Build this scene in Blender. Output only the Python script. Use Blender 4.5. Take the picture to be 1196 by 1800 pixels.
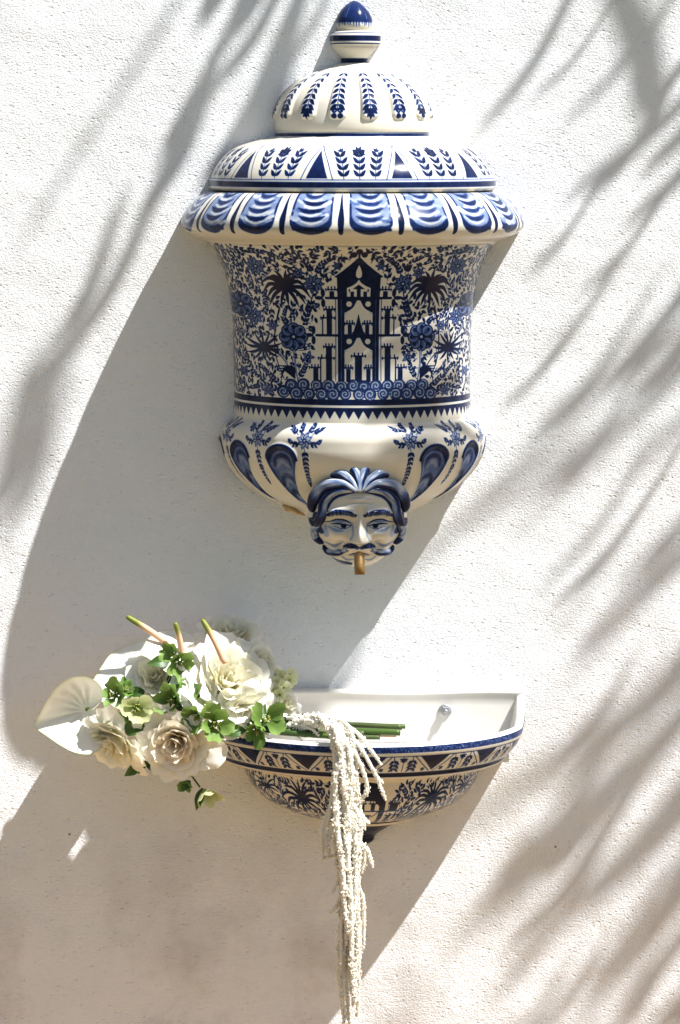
import bpy, math, random
import numpy as np
from mathutils import Vector, Matrix

for o in list(bpy.data.objects):
    bpy.data.objects.remove(o)
random.seed(11)
rng = np.random.default_rng(7)
scene = bpy.context.scene
PI = math.pi

# ---------------------------------------------------------------- scale
# one "pt" = 0.6 mm; x to the right, y downwards, d = distance out from the wall
S = 0.0006
EX, EY, ED = 274.0, 227.0, 6500.0           # eye in pt
def W(x, y, d=0.0):
    return Vector(((x - 598) * S, -d * S, (900 - y) * S))
def OB(x, y, d):
    k = (ED - d) / ED
    return W(EX + (x - EX) * k, EY + (y - EY) * k, d)

# ---------------------------------------------------------------- camera
cam_d = bpy.data.cameras.new('camera')
cam = bpy.data.objects.new('camera', cam_d)
scene.collection.objects.link(cam)
cam.location = W(EX, EY, ED)
cam.rotation_euler = (PI / 2, 0, 0)
cam_d.sensor_width = 36
cam_d.sensor_fit = 'AUTO'
cam_d.lens = 36 * ED / 1800
cam_d.shift_x = (598 - EX) / 1800
cam_d.shift_y = -(900 - EY) / 1800
cam_d.clip_start = 0.1
cam_d.clip_end = 200
cam_d.dof.use_dof = True
cam_d.dof.focus_distance = (ED - 190) * S
cam_d.dof.aperture_fstop = 7.0
scene.camera = cam

# ---------------------------------------------------------------- light
TO_SUN = Vector((1.80, -1.0, 3.20)).normalized()
elev = math.asin(TO_SUN.z)
world = bpy.data.worlds.new('World')
scene.world = world
world.use_nodes = True
wn = world.node_tree
wn.nodes.clear()
sky = wn.nodes.new('ShaderNodeTexSky')
sky.sky_type = 'NISHITA'
sky.sun_disc = False
sky.sun_elevation = elev
sky.sun_rotation = math.atan2(TO_SUN.x, TO_SUN.y)
sky.air_density = 1.0
sky.dust_density = 1.5
bg = wn.nodes.new('ShaderNodeBackground')
bg.inputs['Strength'].default_value = 0.05
wo = wn.nodes.new('ShaderNodeOutputWorld')
wn.links.new(sky.outputs[0], bg.inputs[0])
wn.links.new(bg.outputs[0], wo.inputs[0])
sun_d = bpy.data.lights.new('sun', 'SUN')
sun_d.energy = 5.0
sun_d.angle = math.radians(0.53)
sun_d.color = (1.0, 0.99, 0.975)
sun = bpy.data.objects.new('sun', sun_d)
scene.collection.objects.link(sun)
sun.location = (3, -3, 6)
sun.rotation_euler = (-TO_SUN).to_track_quat('-Z', 'Y').to_euler()
scene.view_settings.view_transform = 'Standard'
scene.view_settings.look = 'None'
scene.view_settings.gamma = 1.0
scene.view_settings.use_curve_mapping = False
scene.view_settings.exposure = 1.12

# ---------------------------------------------------------------- helpers
col = scene.collection
ORG = {}
def finish(o, parent, origin):
    col.objects.link(o)
    origin = Vector(origin)
    ORG[o] = origin
    if parent is not None:
        o.parent = parent
        o.location = origin - ORG[parent]
    else:
        o.location = origin
    return o
def empty(name, origin, label=None, cat=None, group=None):
    o = bpy.data.objects.new(name, None)
    o.empty_display_size = 0.05
    finish(o, None, origin)
    tag(o, label, cat, group)
    return o
def tag(o, label=None, cat=None, group=None, kind=None):
    if label: o['label'] = label
    if cat: o['category'] = cat
    if group: o['group'] = group
    if kind: o['kind'] = kind
    return o
def mesh_obj(name, verts, faces, m, parent=None, origin=None, smooth=True, attrs=None):
    v = np.asarray(verts, dtype=np.float64).reshape(-1, 3)
    if origin is None:
        origin = ORG[parent] if parent is not None else Vector((0, 0, 0))
    v = v - np.array(origin)
    me = bpy.data.meshes.new(name)
    f = faces if isinstance(faces, list) else np.asarray(faces)
    if isinstance(f, np.ndarray):
        n, k = f.shape
        me.vertices.add(len(v)); me.vertices.foreach_set('co', v.ravel())
        me.loops.add(n * k); me.loops.foreach_set('vertex_index', f.ravel().astype(np.int32))
        me.polygons.add(n)
        me.polygons.foreach_set('loop_start', np.arange(0, n * k, k, dtype=np.int32))
        me.polygons.foreach_set('loop_total', np.full(n, k, dtype=np.int32))
        me.update(calc_edges=True)
        me.validate()
    else:
        me.from_pydata([tuple(p) for p in v], [], f)
    if smooth:
        me.polygons.foreach_set('use_smooth', np.ones(len(me.polygons), dtype=bool))
    if attrs:
        for an, av in attrs.items():
            a = me.attributes.new(an, 'FLOAT', 'POINT')
            a.data.foreach_set('value', np.asarray(av, dtype=np.float32).ravel())
    me.materials.append(m)
    o = bpy.data.objects.new(name, me)
    return finish(o, parent, origin)
def grid_faces(nr, nc, wrap=False):
    r = np.arange(nr - 1)[:, None]
    c = np.arange(nc if wrap else nc - 1)[None, :]
    c2 = (c + 1) % nc
    return np.stack([r * nc + c, r * nc + c2, (r + 1) * nc + c2, (r + 1) * nc + c], -1).reshape(-1, 4)
def catmull(pts, n):
    """n points along a smooth curve through pts (any dimension), evenly by chord"""
    P = np.asarray(pts, dtype=float)
    seg = np.sqrt(((P[1:] - P[:-1]) ** 2).sum(1))
    t = np.concatenate([[0], np.cumsum(np.sqrt(np.maximum(seg, 1e-9)) * np.sqrt(np.maximum(seg, 1e-9)))])
    m = np.zeros_like(P)
    dt = np.diff(t); dl = (P[1:] - P[:-1]) / dt[:, None]
    m[0] = dl[0]; m[-1] = dl[-1]
    if len(P) > 2:
        m[1:-1] = (dl[:-1] * dt[1:, None] + dl[1:] * dt[:-1, None]) / (dt[1:] + dt[:-1])[:, None]
        # monotone limiting
        for k in range(P.shape[1]):
            for i in range(1, len(P) - 1):
                if dl[i - 1, k] * dl[i, k] <= 0:
                    m[i, k] = 0
                else:
                    lim = 3 * min(abs(dl[i - 1, k]), abs(dl[i, k]))
                    m[i, k] = max(-lim, min(lim, m[i, k]))
    q = np.linspace(0, t[-1], n)
    i = np.clip(np.searchsorted(t, q, side='right') - 1, 0, len(P) - 2)
    h = dt[i]; u = ((q - t[i]) / h)[:, None]; h = h[:, None]
    return ((2 * u**3 - 3 * u**2 + 1) * P[i] + (u**3 - 2 * u**2 + u) * h * m[i]
            + (-2 * u**3 + 3 * u**2) * P[i + 1] + (u**3 - u**2) * h * m[i + 1])
def sstep(a, b, x):
    t = np.clip((x - a) / (b - a), 0, 1)
    return t * t * (3 - 2 * t)
def vnoise(x, seed=0):
    """smooth 1-D value noise in -1..1"""
    r = np.random.default_rng(seed).uniform(-1, 1, 512)
    i = np.floor(x).astype(int); f = x - i; f = f * f * (3 - 2 * f)
    return r[i % 512] * (1 - f) + r[(i + 1) % 512] * f
def frame_of(n, up=Vector((0, 0, 1))):
    n = Vector(n).normalized()
    a = up.cross(n)
    if a.length < 1e-4:
        a = Vector((1, 0, 0)).cross(n)
    a.normalize()
    return a, n.cross(a), n
def tube(path, radii, ns=10, flat=1.0, upv=(0, -1, 0), cap=True):
    """sweep a (flattened) circle along a world-space path; returns verts, faces, t, ang"""
    P = np.asarray(path, float); n = len(P)
    T = np.gradient(P, axis=0); T /= np.maximum(np.linalg.norm(T, axis=1, keepdims=True), 1e-12)
    up = np.asarray(upv, float)
    B = np.cross(T, up); nb = np.linalg.norm(B, axis=1, keepdims=True)
    bad = nb[:, 0] < 1e-3
    B[bad] = np.cross(T[bad], np.array([1, 0.013, 0.02])); nb = np.linalg.norm(B, axis=1, keepdims=True)
    B /= nb
    N = np.cross(B, T)
    a = np.linspace(0, 2 * PI, ns, endpoint=False)
    R = np.asarray(radii, float) * np.ones(n)
    V = P[:, None] + R[:, None, None] * (np.cos(a)[None, :, None] * B[:, None] + flat * np.sin(a)[None, :, None] * N[:, None])
    F = grid_faces(n, ns, True).tolist()
    V = V.reshape(-1, 3)
    if cap:
        F.append(list(range(ns))[::-1]); F.append([(n - 1) * ns + i for i in range(ns)])
    t = np.repeat(np.linspace(0, 1, n), ns); an = np.tile(a, n)
    return V, F, t, an

# ---------------------------------------------------------------- materials
def mat(name):
    m = bpy.data.materials.new(name); m.use_nodes = True
    nt = m.node_tree; nt.nodes.clear()
    out = nt.nodes.new('ShaderNodeOutputMaterial')
    b = nt.nodes.new('ShaderNodeBsdfPrincipled')
    nt.links.new(b.outputs[0], out.inputs[0])
    return m, nt, b, out
def node(nt, t, **kw):
    n = nt.nodes.new(t)
    for k, v in kw.items():
        setattr(n, k, v)
    return n
def ramp(nt, fac, stops, interp='LINEAR'):
    r = nt.nodes.new('ShaderNodeValToRGB'); cr = r.color_ramp; cr.interpolation = interp
    while len(cr.elements) < len(stops): cr.elements.new(0.5)
    for e, (p, c) in zip(cr.elements, stops):
        e.position = p; e.color = (c[0], c[1], c[2], 1)
    nt.links.new(fac, r.inputs[0]); return r.outputs[0]
def noise(nt, scale, detail=2, rough=0.5, vec=None, kind='Object'):
    n = nt.nodes.new('ShaderNodeTexNoise')
    n.inputs['Scale'].default_value = scale; n.inputs['Detail'].default_value = detail
    n.inputs['Roughness'].default_value = rough
    if vec is None:
        tc = nt.nodes.new('ShaderNodeTexCoord'); vec = tc.outputs[kind]
    nt.links.new(vec, n.inputs['Vector']); return n.outputs['Fac']
def math_n(nt, op, a, b=None, c=None, clamp=False):
    n = nt.nodes.new('ShaderNodeMath'); n.operation = op; n.use_clamp = clamp
    for i, x in enumerate((a, b, c)):
        if x is None: continue
        if isinstance(x, (int, float)): n.inputs[i].default_value = x
        else: nt.links.new(x, n.inputs[i])
    return n.outputs[0]
def bump(nt, b, h, strength, dist, prev=None):
    n = nt.nodes.new('ShaderNodeBump'); n.inputs['Strength'].default_value = strength
    n.inputs['Distance'].default_value = dist
    nt.links.new(h, n.inputs['Height'])
    if prev: nt.links.new(prev, n.inputs['Normal'])
    if b: nt.links.new(n.outputs[0], b.inputs['Normal'])
    return n.outputs[0]
def mixc(nt, fac, a, b, mode='MIX'):
    n = nt.nodes.new('ShaderNodeMix'); n.data_type = 'RGBA'; n.blend_type = mode
    for i, x in ((0, fac), (6, a), (7, b)):
        if isinstance(x, (int, float)): n.inputs[i].default_value = x
        elif isinstance(x, tuple): n.inputs[i].default_value = (x[0], x[1], x[2], 1)
        else: nt.links.new(x, n.inputs[i])
    return n.outputs[2]

def make_wall_mat():
    m, nt, b, out = mat('white_stucco')
    n1 = noise(nt, 6, 4, 0.6)
    n2 = noise(nt, 60, 3, 0.6)
    c = ramp(nt, n1, [(0.3, (0.80, 0.81, 0.82)), (0.7, (0.845, 0.855, 0.865))])
    c = mixc(nt, math_n(nt, 'MULTIPLY', n2, 0.10), c, (0.62, 0.61, 0.59))
    # weathered, slightly dirty foot of the wall
    tg = nt.nodes.new('ShaderNodeTexCoord'); sx = node(nt, 'ShaderNodeSeparateXYZ'); nt.links.new(tg.outputs['Object'], sx.inputs[0])
    mr = node(nt, 'ShaderNodeMapRange'); nt.links.new(sx.outputs['Z'], mr.inputs[0])
    mr.inputs[1].default_value = -0.25; mr.inputs[2].default_value = -0.62
    stn = noise(nt, 9, 5, 0.65)
    sf = math_n(nt, 'MULTIPLY', mr.outputs[0], math_n(nt, 'MULTIPLY', math_n(nt, 'SUBTRACT', stn, 0.44, clamp=True), 4.0, clamp=True))
    c = mixc(nt, sf, c, (0.50, 0.46, 0.43))
    # rare dark specks
    tc = nt.nodes.new('ShaderNodeTexCoord')
    vo = node(nt, 'ShaderNodeTexVoronoi'); vo.inputs['Scale'].default_value = 16
    nt.links.new(tc.outputs['Object'], vo.inputs['Vector'])
    sp = math_n(nt, 'LESS_THAN', vo.outputs['Distance'], 0.022)
    c = mixc(nt, math_n(nt, 'MULTIPLY', sp, 0.75), c, (0.12, 0.11, 0.10))
    nt.links.new(c, b.inputs['Base Color'])
    b.inputs['Roughness'].default_value = 0.85
    b.inputs['Specular IOR Level'].default_value = 0.25
    mp = node(nt, 'ShaderNodeMapping'); mp.inputs['Scale'].default_value = (1.0, 1.0, 1.35)
    nt.links.new(tc.outputs['Object'], mp.inputs['Vector'])
    fine = noise(nt, 400, 4, 0.66, mp.outputs[0])
    mid = noise(nt, 150, 2, 0.5, mp.outputs[0])
    v2 = node(nt, 'ShaderNodeTexVoronoi'); v2.inputs['Scale'].default_value = 165
    nt.links.new(mp.outputs[0], v2.inputs['Vector'])
    sep = node(nt, 'ShaderNodeSeparateColor'); nt.links.new(v2.outputs['Color'], sep.inputs[0])
    hole = math_n(nt, 'MULTIPLY', math_n(nt, 'SUBTRACT', 0.36, v2.outputs['Distance'], clamp=True), math_n(nt, 'GREATER_THAN', sep.outputs[0], 0.72))
    pit = math_n(nt, 'SUBTRACT', fine, math_n(nt, 'MULTIPLY', hole, 1.6))
    big = noise(nt, 14, 3, 0.5)
    vbig = noise(nt, 4.5, 2, 0.5)
    p = bump(nt, None, vbig, 0.7, 0.026)
    p = bump(nt, None, big, 0.7, 0.0068, p)
    trow = noise(nt, 38, 3, 0.6, mp.outputs[0])
    p = bump(nt, None, trow, 0.5, 0.0022, p)
    p = bump(nt, None, mid, 0.6, 0.0009, p)
    bump(nt, b, pit, 1.0, 0.0021, p)
    return m
M_WALL = make_wall_mat()

def make_ceramic():
    m, nt, b, out = mat('painted_glazed_ceramic')
    at = node(nt, 'ShaderNodeAttribute', attribute_name='paint')
    n1 = noise(nt, 130, 3, 0.6)
    n2 = noise(nt, 14, 3, 0.6)
    k = math_n(nt, 'ADD', math_n(nt, 'MULTIPLY', n1, 0.50), 0.76)
    d = math_n(nt, 'MULTIPLY', at.outputs['Fac'], k, clamp=True)
    c = ramp(nt, d, [(0.0, (0.57, 0.535, 0.455)), (0.06, (0.56, 0.53, 0.455)), (0.30, (0.27, 0.32, 0.41)),
                     (0.52, (0.060, 0.10, 0.235)), (0.76, (0.009, 0.021, 0.085)), (1.0, (0.004, 0.008, 0.030))])
    stain = math_n(nt, 'MULTIPLY', math_n(nt, 'SUBTRACT', n2, 0.55, clamp=True), 1.1)
    c = mixc(nt, stain, c, (0.50, 0.40, 0.27), 'MULTIPLY')
    nt.links.new(c, b.inputs['Base Color'])
    b.inputs['Roughness'].default_value = 0.18
    b.inputs['Specular IOR Level'].default_value = 0.13
    w = noise(nt, 45, 2, 0.5)
    bump(nt, b, w, 0.25, 0.0012)
    return m
M_CER = make_ceramic()

def make_white():
    m, nt, b, out = mat('plain_white_glaze')
    c = ramp(nt, noise(nt, 12, 4, 0.6), [(0.35, (0.67, 0.64, 0.58)), (0.65, (0.74, 0.72, 0.675))])
    nt.links.new(c, b.inputs['Base Color']); b.inputs['Roughness'].default_value = 0.2; b.inputs['Specular IOR Level'].default_value = 0.25
    bump(nt, b, noise(nt, 45, 2, 0.5), 0.25, 0.0012)
    return m
M_WHITE = make_white()
def simple(name, c, rough=0.5, metal=0.0, nscale=None, c2=None, bscale=None, bdist=0.0005, bstr=0.5, spec=0.5):
    m, nt, b, out = mat(name)
    if nscale:
        f = noise(nt, nscale, 3, 0.6)
        cc = ramp(nt, f, [(0.3, c), (0.7, c2)])
        nt.links.new(cc, b.inputs['Base Color'])
    else:
        b.inputs['Base Color'].default_value = (*c, 1)
    b.inputs['Roughness'].default_value = rough; b.inputs['Metallic'].default_value = metal
    b.inputs['Specular IOR Level'].default_value = spec
    if bscale: bump(nt, b, noise(nt, bscale, 3, 0.6), bstr, bdist)
    return m
M_BRASS = simple('aged_brass', (0.15, 0.085, 0.022), 0.55, 0.45, 120, (0.26, 0.15, 0.045), 300, 0.0004)
M_STEEL = simple('galvanised_steel', (0.30, 0.31, 0.32), 0.4, 0.8, 200, (0.5, 0.5, 0.5), 400, 0.0003)
M_PUTTY = simple('old_putty', (0.36, 0.22, 0.08), 0.6, 0, 160, (0.55, 0.38, 0.18), 300, 0.0006)
M_GROUND = simple('warm_bounce_paving', (0.29, 0.165, 0.055), 0.85, 0, 3, (0.37, 0.215, 0.075), 60, 0.002)
M_LAWN = simple('lawn', (0.06, 0.055, 0.02), 0.9, 0, 8, (0.09, 0.085, 0.03), 90, 0.01)
M_TRUNK = simple('palm_bark', (0.14, 0.10, 0.07), 0.9, 0, 20, (0.26, 0.2, 0.14), 40, 0.01)
M_FROND = simple('palm_leaf', (0.05, 0.10, 0.025), 0.45, 0, 12, (0.09, 0.16, 0.04))

def petal_mat(name, c0, c1, trans=0.35, tcol=None, rough=0.55, attr='along', vein=0.0):
    """thin plant tissue: colour runs from base to rim by the mesh attribute, some light passes through"""
    m, nt, b, out = mat(name)
    at = node(nt, 'ShaderNodeAttribute', attribute_name=attr)
    f = noise(nt, 60, 3, 0.6)
    fac = math_n(nt, 'ADD', at.outputs['Fac'], math_n(nt, 'MULTIPLY', math_n(nt, 'SUBTRACT', f, 0.5), 0.35), clamp=True)
    c = ramp(nt, fac, [(0.0, c0), (1.0, c1)])
    nt.links.new(c, b.inputs['Base Color'])
    b.inputs['Roughness'].default_value = rough
    b.inputs['Specular IOR Level'].default_value = 0.3
    bump(nt, b, noise(nt, 220, 2, 0.5), 0.25, 0.0006)
    tr = nt.nodes.new('ShaderNodeBsdfTranslucent')
    if tcol: tr.inputs[0].default_value = (*tcol, 1)
    else: nt.links.new(c, tr.inputs[0])
    mx = nt.nodes.new('ShaderNodeMixShader'); mx.inputs[0].default_value = trans
    nt.links.new(b.outputs[0], mx.inputs[1]); nt.links.new(tr.outputs[0], mx.inputs[2])
    nt.links.new(mx.outputs[0], out.inputs[0])
    return m
M_ROSE = petal_mat('white_rose_petal', (0.76, 0.70, 0.36), (0.90, 0.88, 0.79), 0.28)
M_CREAM = petal_mat('cream_rose_petal', (0.86, 0.68, 0.40), (0.92, 0.885, 0.79), 0.30)
M_SPATHE = petal_mat('waxy_white_spathe', (0.82, 0.81, 0.73), (0.62, 0.66, 0.36), 0.2, rough=0.28)
M_SPADIX = petal_mat('spadix_pink_to_green', (0.72, 0.42, 0.26), (0.16, 0.19, 0.02), 0.0, rough=0.5)
M_HELL = petal_mat('hellebore_green', (0.07, 0.14, 0.015), (0.21, 0.32, 0.08), 0.3)
M_HELLP = petal_mat('hellebore_pale', (0.30, 0.36, 0.08), (0.62, 0.65, 0.38), 0.35)
M_HELLD = petal_mat('hellebore_dark', (0.07, 0.13, 0.02), (0.16, 0.28, 0.06), 0.25)
M_STAMEN = simple('stamen_yellow_green', (0.34, 0.36, 0.09), 0.6)
M_STOCK = petal_mat('pale_yellow_floret', (0.62, 0.64, 0.24), (0.80, 0.79, 0.55), 0.35)
M_LEAF = petal_mat('dark_leaf', (0.03, 0.07, 0.015), (0.07, 0.14, 0.03), 0.2, rough=0.4)
M_STEM = petal_mat('green_stem', (0.022, 0.05, 0.008), (0.055, 0.105, 0.018), 0.0, rough=0.4)
M_STEMD = petal_mat('dark_stem', (0.02, 0.035, 0.008), (0.06, 0.085, 0.025), 0.0, rough=0.45)
M_STEMR = petal_mat('reddish_stem', (0.30, 0.14, 0.05), (0.42, 0.24, 0.12), 0.0, rough=0.45)
M_AMA = petal_mat('ivory_amaranth', (0.97, 0.93, 0.82), (0.985, 0.965, 0.90), 0.45, rough=0.8)

# ---------------------------------------------------------------- brush work: a hand-drawn pattern sampled onto mesh vertices
class Canvas:
    def __init__(self, x0, x1, y0, y1, cell=0.5):
        self.x0, self.y0, self.c = x0, y0, cell
        self.w = int((x1 - x0) / cell) + 1; self.h = int((y1 - y0) / cell) + 1
        self.a = np.zeros((self.h, self.w), np.float32)
        self.warp = None; self.yk = 1.0
    def _pts(self, pts):
        P = np.asarray(pts, float)
        if self.warp is not None: P = self.warp(P)
        if self.yk != 1.0: P = np.stack([P[:, 0], EY + (P[:, 1] - EY) * self.yk], 1)
        return np.stack([(P[:, 0] - self.x0) / self.c, (P[:, 1] - self.y0) / self.c], 1)
    def _box(self, P, pad=1):
        a = np.floor(P.min(0) - pad).astype(int); b = np.ceil(P.max(0) + pad).astype(int) + 1
        x0, y0 = max(a[0], 0), max(a[1], 0); x1, y1 = min(b[0], self.w), min(b[1], self.h)
        if x1 <= x0 or y1 <= y0: return None
        return x0, x1, y0, y1
    def _put(self, bx, m, v, mode):
        x0, x1, y0, y1 = bx; A = self.a[y0:y1, x0:x1]
        if mode == 'max': np.maximum(A, m * v, out=A)
        elif mode == 'set': A[...] = A * (1 - m) + v * m
    def mask(self, pts):
        P = self._pts(pts); bx = self._box(P)
        if bx is None: return None
        x0, x1, y0, y1 = bx
        X = np.arange(x0, x1)[None, :]; Y = np.arange(y0, y1)[:, None]
        ins = np.zeros((y1 - y0, x1 - x0), bool)
        Q = np.roll(P, -1, 0)
        for (ax, ay), (b_x, b_y) in zip(P, Q):
            if ay == b_y: continue
            cond = (ay > Y) != (b_y > Y)
            xi = ax + (Y - ay) * (b_x - ax) / (b_y - ay)
            ins ^= cond & (X < xi)
        return bx, ins
    def poly(self, pts, v=1.0, mode='max'):
        r = self.mask(pts)
        if r: self._put(r[0], r[1].astype(np.float32), v, mode)
    def stroke(self, pts, w, v=1.0, mode='max', n=None):
        pts = catmull(pts, n or max(6, len(pts) * 5)) if len(pts) > 2 else np.asarray(pts, float)
        P = self._pts(pts); ww = np.asarray(w, float)
        if ww.ndim == 0: ww = np.full(len(P), float(ww))
        else: ww = np.interp(np.linspace(0, 1, len(P)), np.linspace(0, 1, len(ww)), ww)
        ww = ww / self.c / 2
        for i in range(len(P) - 1):
            A, B = P[i], P[i + 1]; r = max(ww[i], ww[i + 1], 0.5)
            bx = self._box(np.stack([A, B]), r + 1)
            if bx is None: continue
            x0, x1, y0, y1 = bx
            X = np.arange(x0, x1)[None, :] - A[0]; Y = np.arange(y0, y1)[:, None] - A[1]
            D = B - A; L = max((D ** 2).sum(), 1e-9)
            t = np.clip((X * D[0] + Y * D[1]) / L, 0, 1)
            dd = np.hypot(X - t * D[0], Y - t * D[1])
            rr = np.maximum(ww[i] + (ww[i + 1] - ww[i]) * t, 0.5)
            self._put(bx, np.clip(rr - dd + 0.5, 0, 1).astype(np.float32), v, mode)
    def disc(self, x, y, r, v=1.0, mode='max', ry=None):
        a = np.linspace(0, 2 * PI, 20, endpoint=False)
        self.poly(np.stack([x + r * np.cos(a), y + (ry or r) * np.sin(a)], 1), v, mode)
    def leafpts(self, x, y, ang, L, wd, bend=0.0, sc=1.0):
        t = np.linspace(0, 1, 7)
        wv = wd * np.sin(PI * t ** 0.8) * 0.5
        cx = L * t; cy = bend * L * t * t
        up = np.stack([cx, cy + wv], 1); dn = np.stack([cx, cy - wv], 1)[::-1]
        p = np.concatenate([up, dn[1:-1]])
        p = (p - [L / 2, 0]) * sc + [L / 2, 0]
        c, s = math.cos(ang), math.sin(ang)
        return np.stack([x + c * p[:, 0] - s * p[:, 1], y + s * p[:, 0] + c * p[:, 1]], 1)
    def leaf(self, x, y, ang, L, wd, bend=0.0, v=1.0, check=False):
        if check:
            r = self.mask(self.leafpts(x, y, ang, L, wd + 1.5, bend, 1.12))
            if r is None: return False
            x0, x1, y0, y1 = r[0]
            A = self.a[y0:y1, x0:x1][r[1]]
            if A.size == 0 or (A > 0.25).mean() > 0.16: return False
        self.poly(self.leafpts(x, y, ang, L, wd, bend), v)
        return True
    def sprig(self, pts, L=9, wd=4.5, gap=5.5, v=1.0, check=True, spread=0.75, stem=1.2, taper=0.45, tip=True):
        C = catmull(pts, 60) if len(pts) > 2 else np.linspace(pts[0], pts[1], 60)
        seg = np.hypot(*np.diff(C, axis=0).T); cum = np.concatenate([[0], np.cumsum(seg)])
        tot = cum[-1]
        d = gap * 0.6; side = 1; got = 0; todo = []
        while d < tot:
            i = min(np.searchsorted(cum, d), 59)
            T = C[min(i + 1, 59)] - C[max(i - 1, 0)]; a = math.atan2(T[1], T[0])
            k = 1 - taper * d / tot
            for sd in ((1, -1) if gap > 5 else (side,)):
                g = a + sd * spread * random.uniform(0.85, 1.15)
                todo.append((C[i][0] + .9 * math.cos(g), C[i][1] + .9 * math.sin(g), g, L * k * random.uniform(0.85, 1.1), wd * k, -sd * 0.18, v * random.uniform(0.85, 1.0)))
            side = -side
            d += gap * k
        for q in todo: got += bool(self.leaf(*q, check))
        if got == 0 and check: return
        self.stroke(C[::4], stem, v * 0.95)
        if tip:
            T = C[-1] - C[-4]
            self.leaf(C[-1][0], C[-1][1], math.atan2(T[1], T[0]), L * 0.8, wd * 0.8, 0, v, False)
    def flower(self, x, y, r, n=8, v=0.75, round_=True, rot=0.0):
        for i in range(n):
            a = rot + 2 * PI * i / n
            if round_:
                px, py = x + 0.60 * r * math.cos(a), y + 0.60 * r * math.sin(a)
                rr = 0.40 * r * min(1, 8 / n)
                self.disc(px, py, rr + 0.9, 1.0); self.disc(px, py, rr - 1.0, v * 0.62, 'set')
                self.disc(x + 0.5 * r * math.cos(a), y + 0.5 * r * math.sin(a), rr * .5, v * .8)
                self.stroke([(x, y), (px, py)], 0.9, 1.0)
                self.disc(x + 0.72 * r * math.cos(a), y + 0.72 * r * math.sin(a), rr * 0.35, 0.95)
            else:
                p = self.leafpts(x, y, a, r, r * 0.52)
                self.poly(p, 1.0); self.poly(self.leafpts(x, y, a, r * 0.92, r * 0.36), v * 0.62, 'set')
                self.stroke([(x, y), (x + 0.8 * r * math.cos(a), y + 0.8 * r * math.sin(a))], 0.8, 1.0)
        self.disc(x, y, r * 0.24, 1.0); self.disc(x, y, r * 0.11, 0.25, 'set')
    def palmtop(self, x, y, r, n=15, a0=0.0, a1=2 * PI, droop=0.35):
        for i in range(n):
            a = a0 + (a1 - a0) * (i + 0.5) / n + random.uniform(-.06, .06)
            L = r * random.uniform(0.85, 1.08)
            ex, ey = x + L * math.cos(a), y + L * 0.85 * math.sin(a) + droop * L * 0.75 * abs(math.cos(a))
            mx, my = x + 0.60 * L * math.cos(a), y + 0.55 * L * math.sin(a) - droop * L * 0.38 * abs(math.cos(a))
            self.stroke([(x, y), (mx, my), (ex, ey)], [0.11 * r, 0.17 * r, 0.15 * r, 1.0], 1.0, n=11)
        self.disc(x, y, r * 0.15, 1.0)
    def fill(self, x0, x1, y0, y1, n, L=8, wd=4.2, inside=None, ln=(18, 42)):
        for _ in range(n):
            x, y = random.uniform(x0, x1), random.uniform(y0, y1)
            if inside and not inside(x, y): continue
            ix, iy = int((x - self.x0) / self.c), int((y - self.y0) / self.c)
            if not (0 <= ix < self.w and 0 <= iy < self.h) or self.a[max(iy-3,0):iy+4, max(ix-3,0):ix+4].max() > 0.2: continue
            a = random.uniform(0, 2 * PI); b = random.uniform(-1.2, 1.2); q = random.uniform(*ln)
            pts = [(x, y)]
            cx, cy = x, y; ok = True
            for k in range(3):
                cx += q / 3 * math.cos(a); cy += q / 3 * math.sin(a); a += b / 3
                jx, jy = int((cx - self.x0) / self.c), int((cy - self.y0) / self.c)
                if not (0 <= jx < self.w and 0 <= jy < self.h) or self.a[jy, jx] > 0.3 or not (y0 < cy < y1):
                    ok = False; break
                pts.append((cx, cy))
            if len(pts) >= 3: self.sprig(pts, L, wd, 5.2)
            elif len(pts) == 2 or not ok: self.leaf(x, y, a, L * 0.9, wd, 0.1, 1.0, True)
    def blur(self, n=1):
        for _ in range(n):
            A = self.a
            P = np.pad(A, 1, mode='edge')
            self.a = (P[1:-1, 1:-1] * 4 + P[:-2, 1:-1] * 2 + P[2:, 1:-1] * 2 + P[1:-1, :-2] * 2 + P[1:-1, 2:] * 2
                      + P[:-2, :-2] + P[:-2, 2:] + P[2:, :-2] + P[2:, 2:]) / 16
    def sample(self, x, y):
        fx = np.clip((x - self.x0) / self.c, 0, self.w - 1.001); fy = np.clip((y - self.y0) / self.c, 0, self.h - 1.001)
        ix = fx.astype(int); iy = fy.astype(int); u = fx - ix; v = fy - iy
        A = self.a
        return (A[iy, ix] * (1-u) * (1-v) + A[iy, ix+1] * u * (1-v) + A[iy+1, ix] * (1-u) * v + A[iy+1, ix+1] * u * v)

def half_lathe(name, prof, xc, nr, nc, m, parent, canvas=None, rref=1.0, relief=None, yfun=None, paint_rows=None, const=None, over=0.012):
    """half body of revolution against the wall. prof: (y, R) list. canvas is sampled at (rref*angle, y)"""
    pr = catmull(prof, nr) if nr > len(prof) else np.asarray(prof, float)
    y = pr[:, 0][:, None]; R = pr[:, 1][:, None]
    th = np.linspace(PI + over, -over, nc)[None, :]
    ang = PI / 2 - th
    Y = y + 0 * th; RR = R + 0 * th
    if relief is not None: RR = RR + relief(ang, Y, R)
    YY = Y if yfun is None else Y + yfun(th, Y, R)
    X = xc + RR * np.cos(th); D = RR * np.sin(th)
    V = np.stack([(X - 598) * S, -D * S, (900 - YY) * S], -1).reshape(-1, 3)
    if canvas is not None:
        p = canvas.sample(rref * ang + 0 * Y, Y)
        if paint_rows is not None: p = p * paint_rows(pr)[:, None]
    else:
        p = np.zeros_like(Y) if const is None else const(ang, Y)
    return mesh_obj(name, V, grid_faces(nr, nc), m, parent, attrs={'paint': p})

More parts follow.
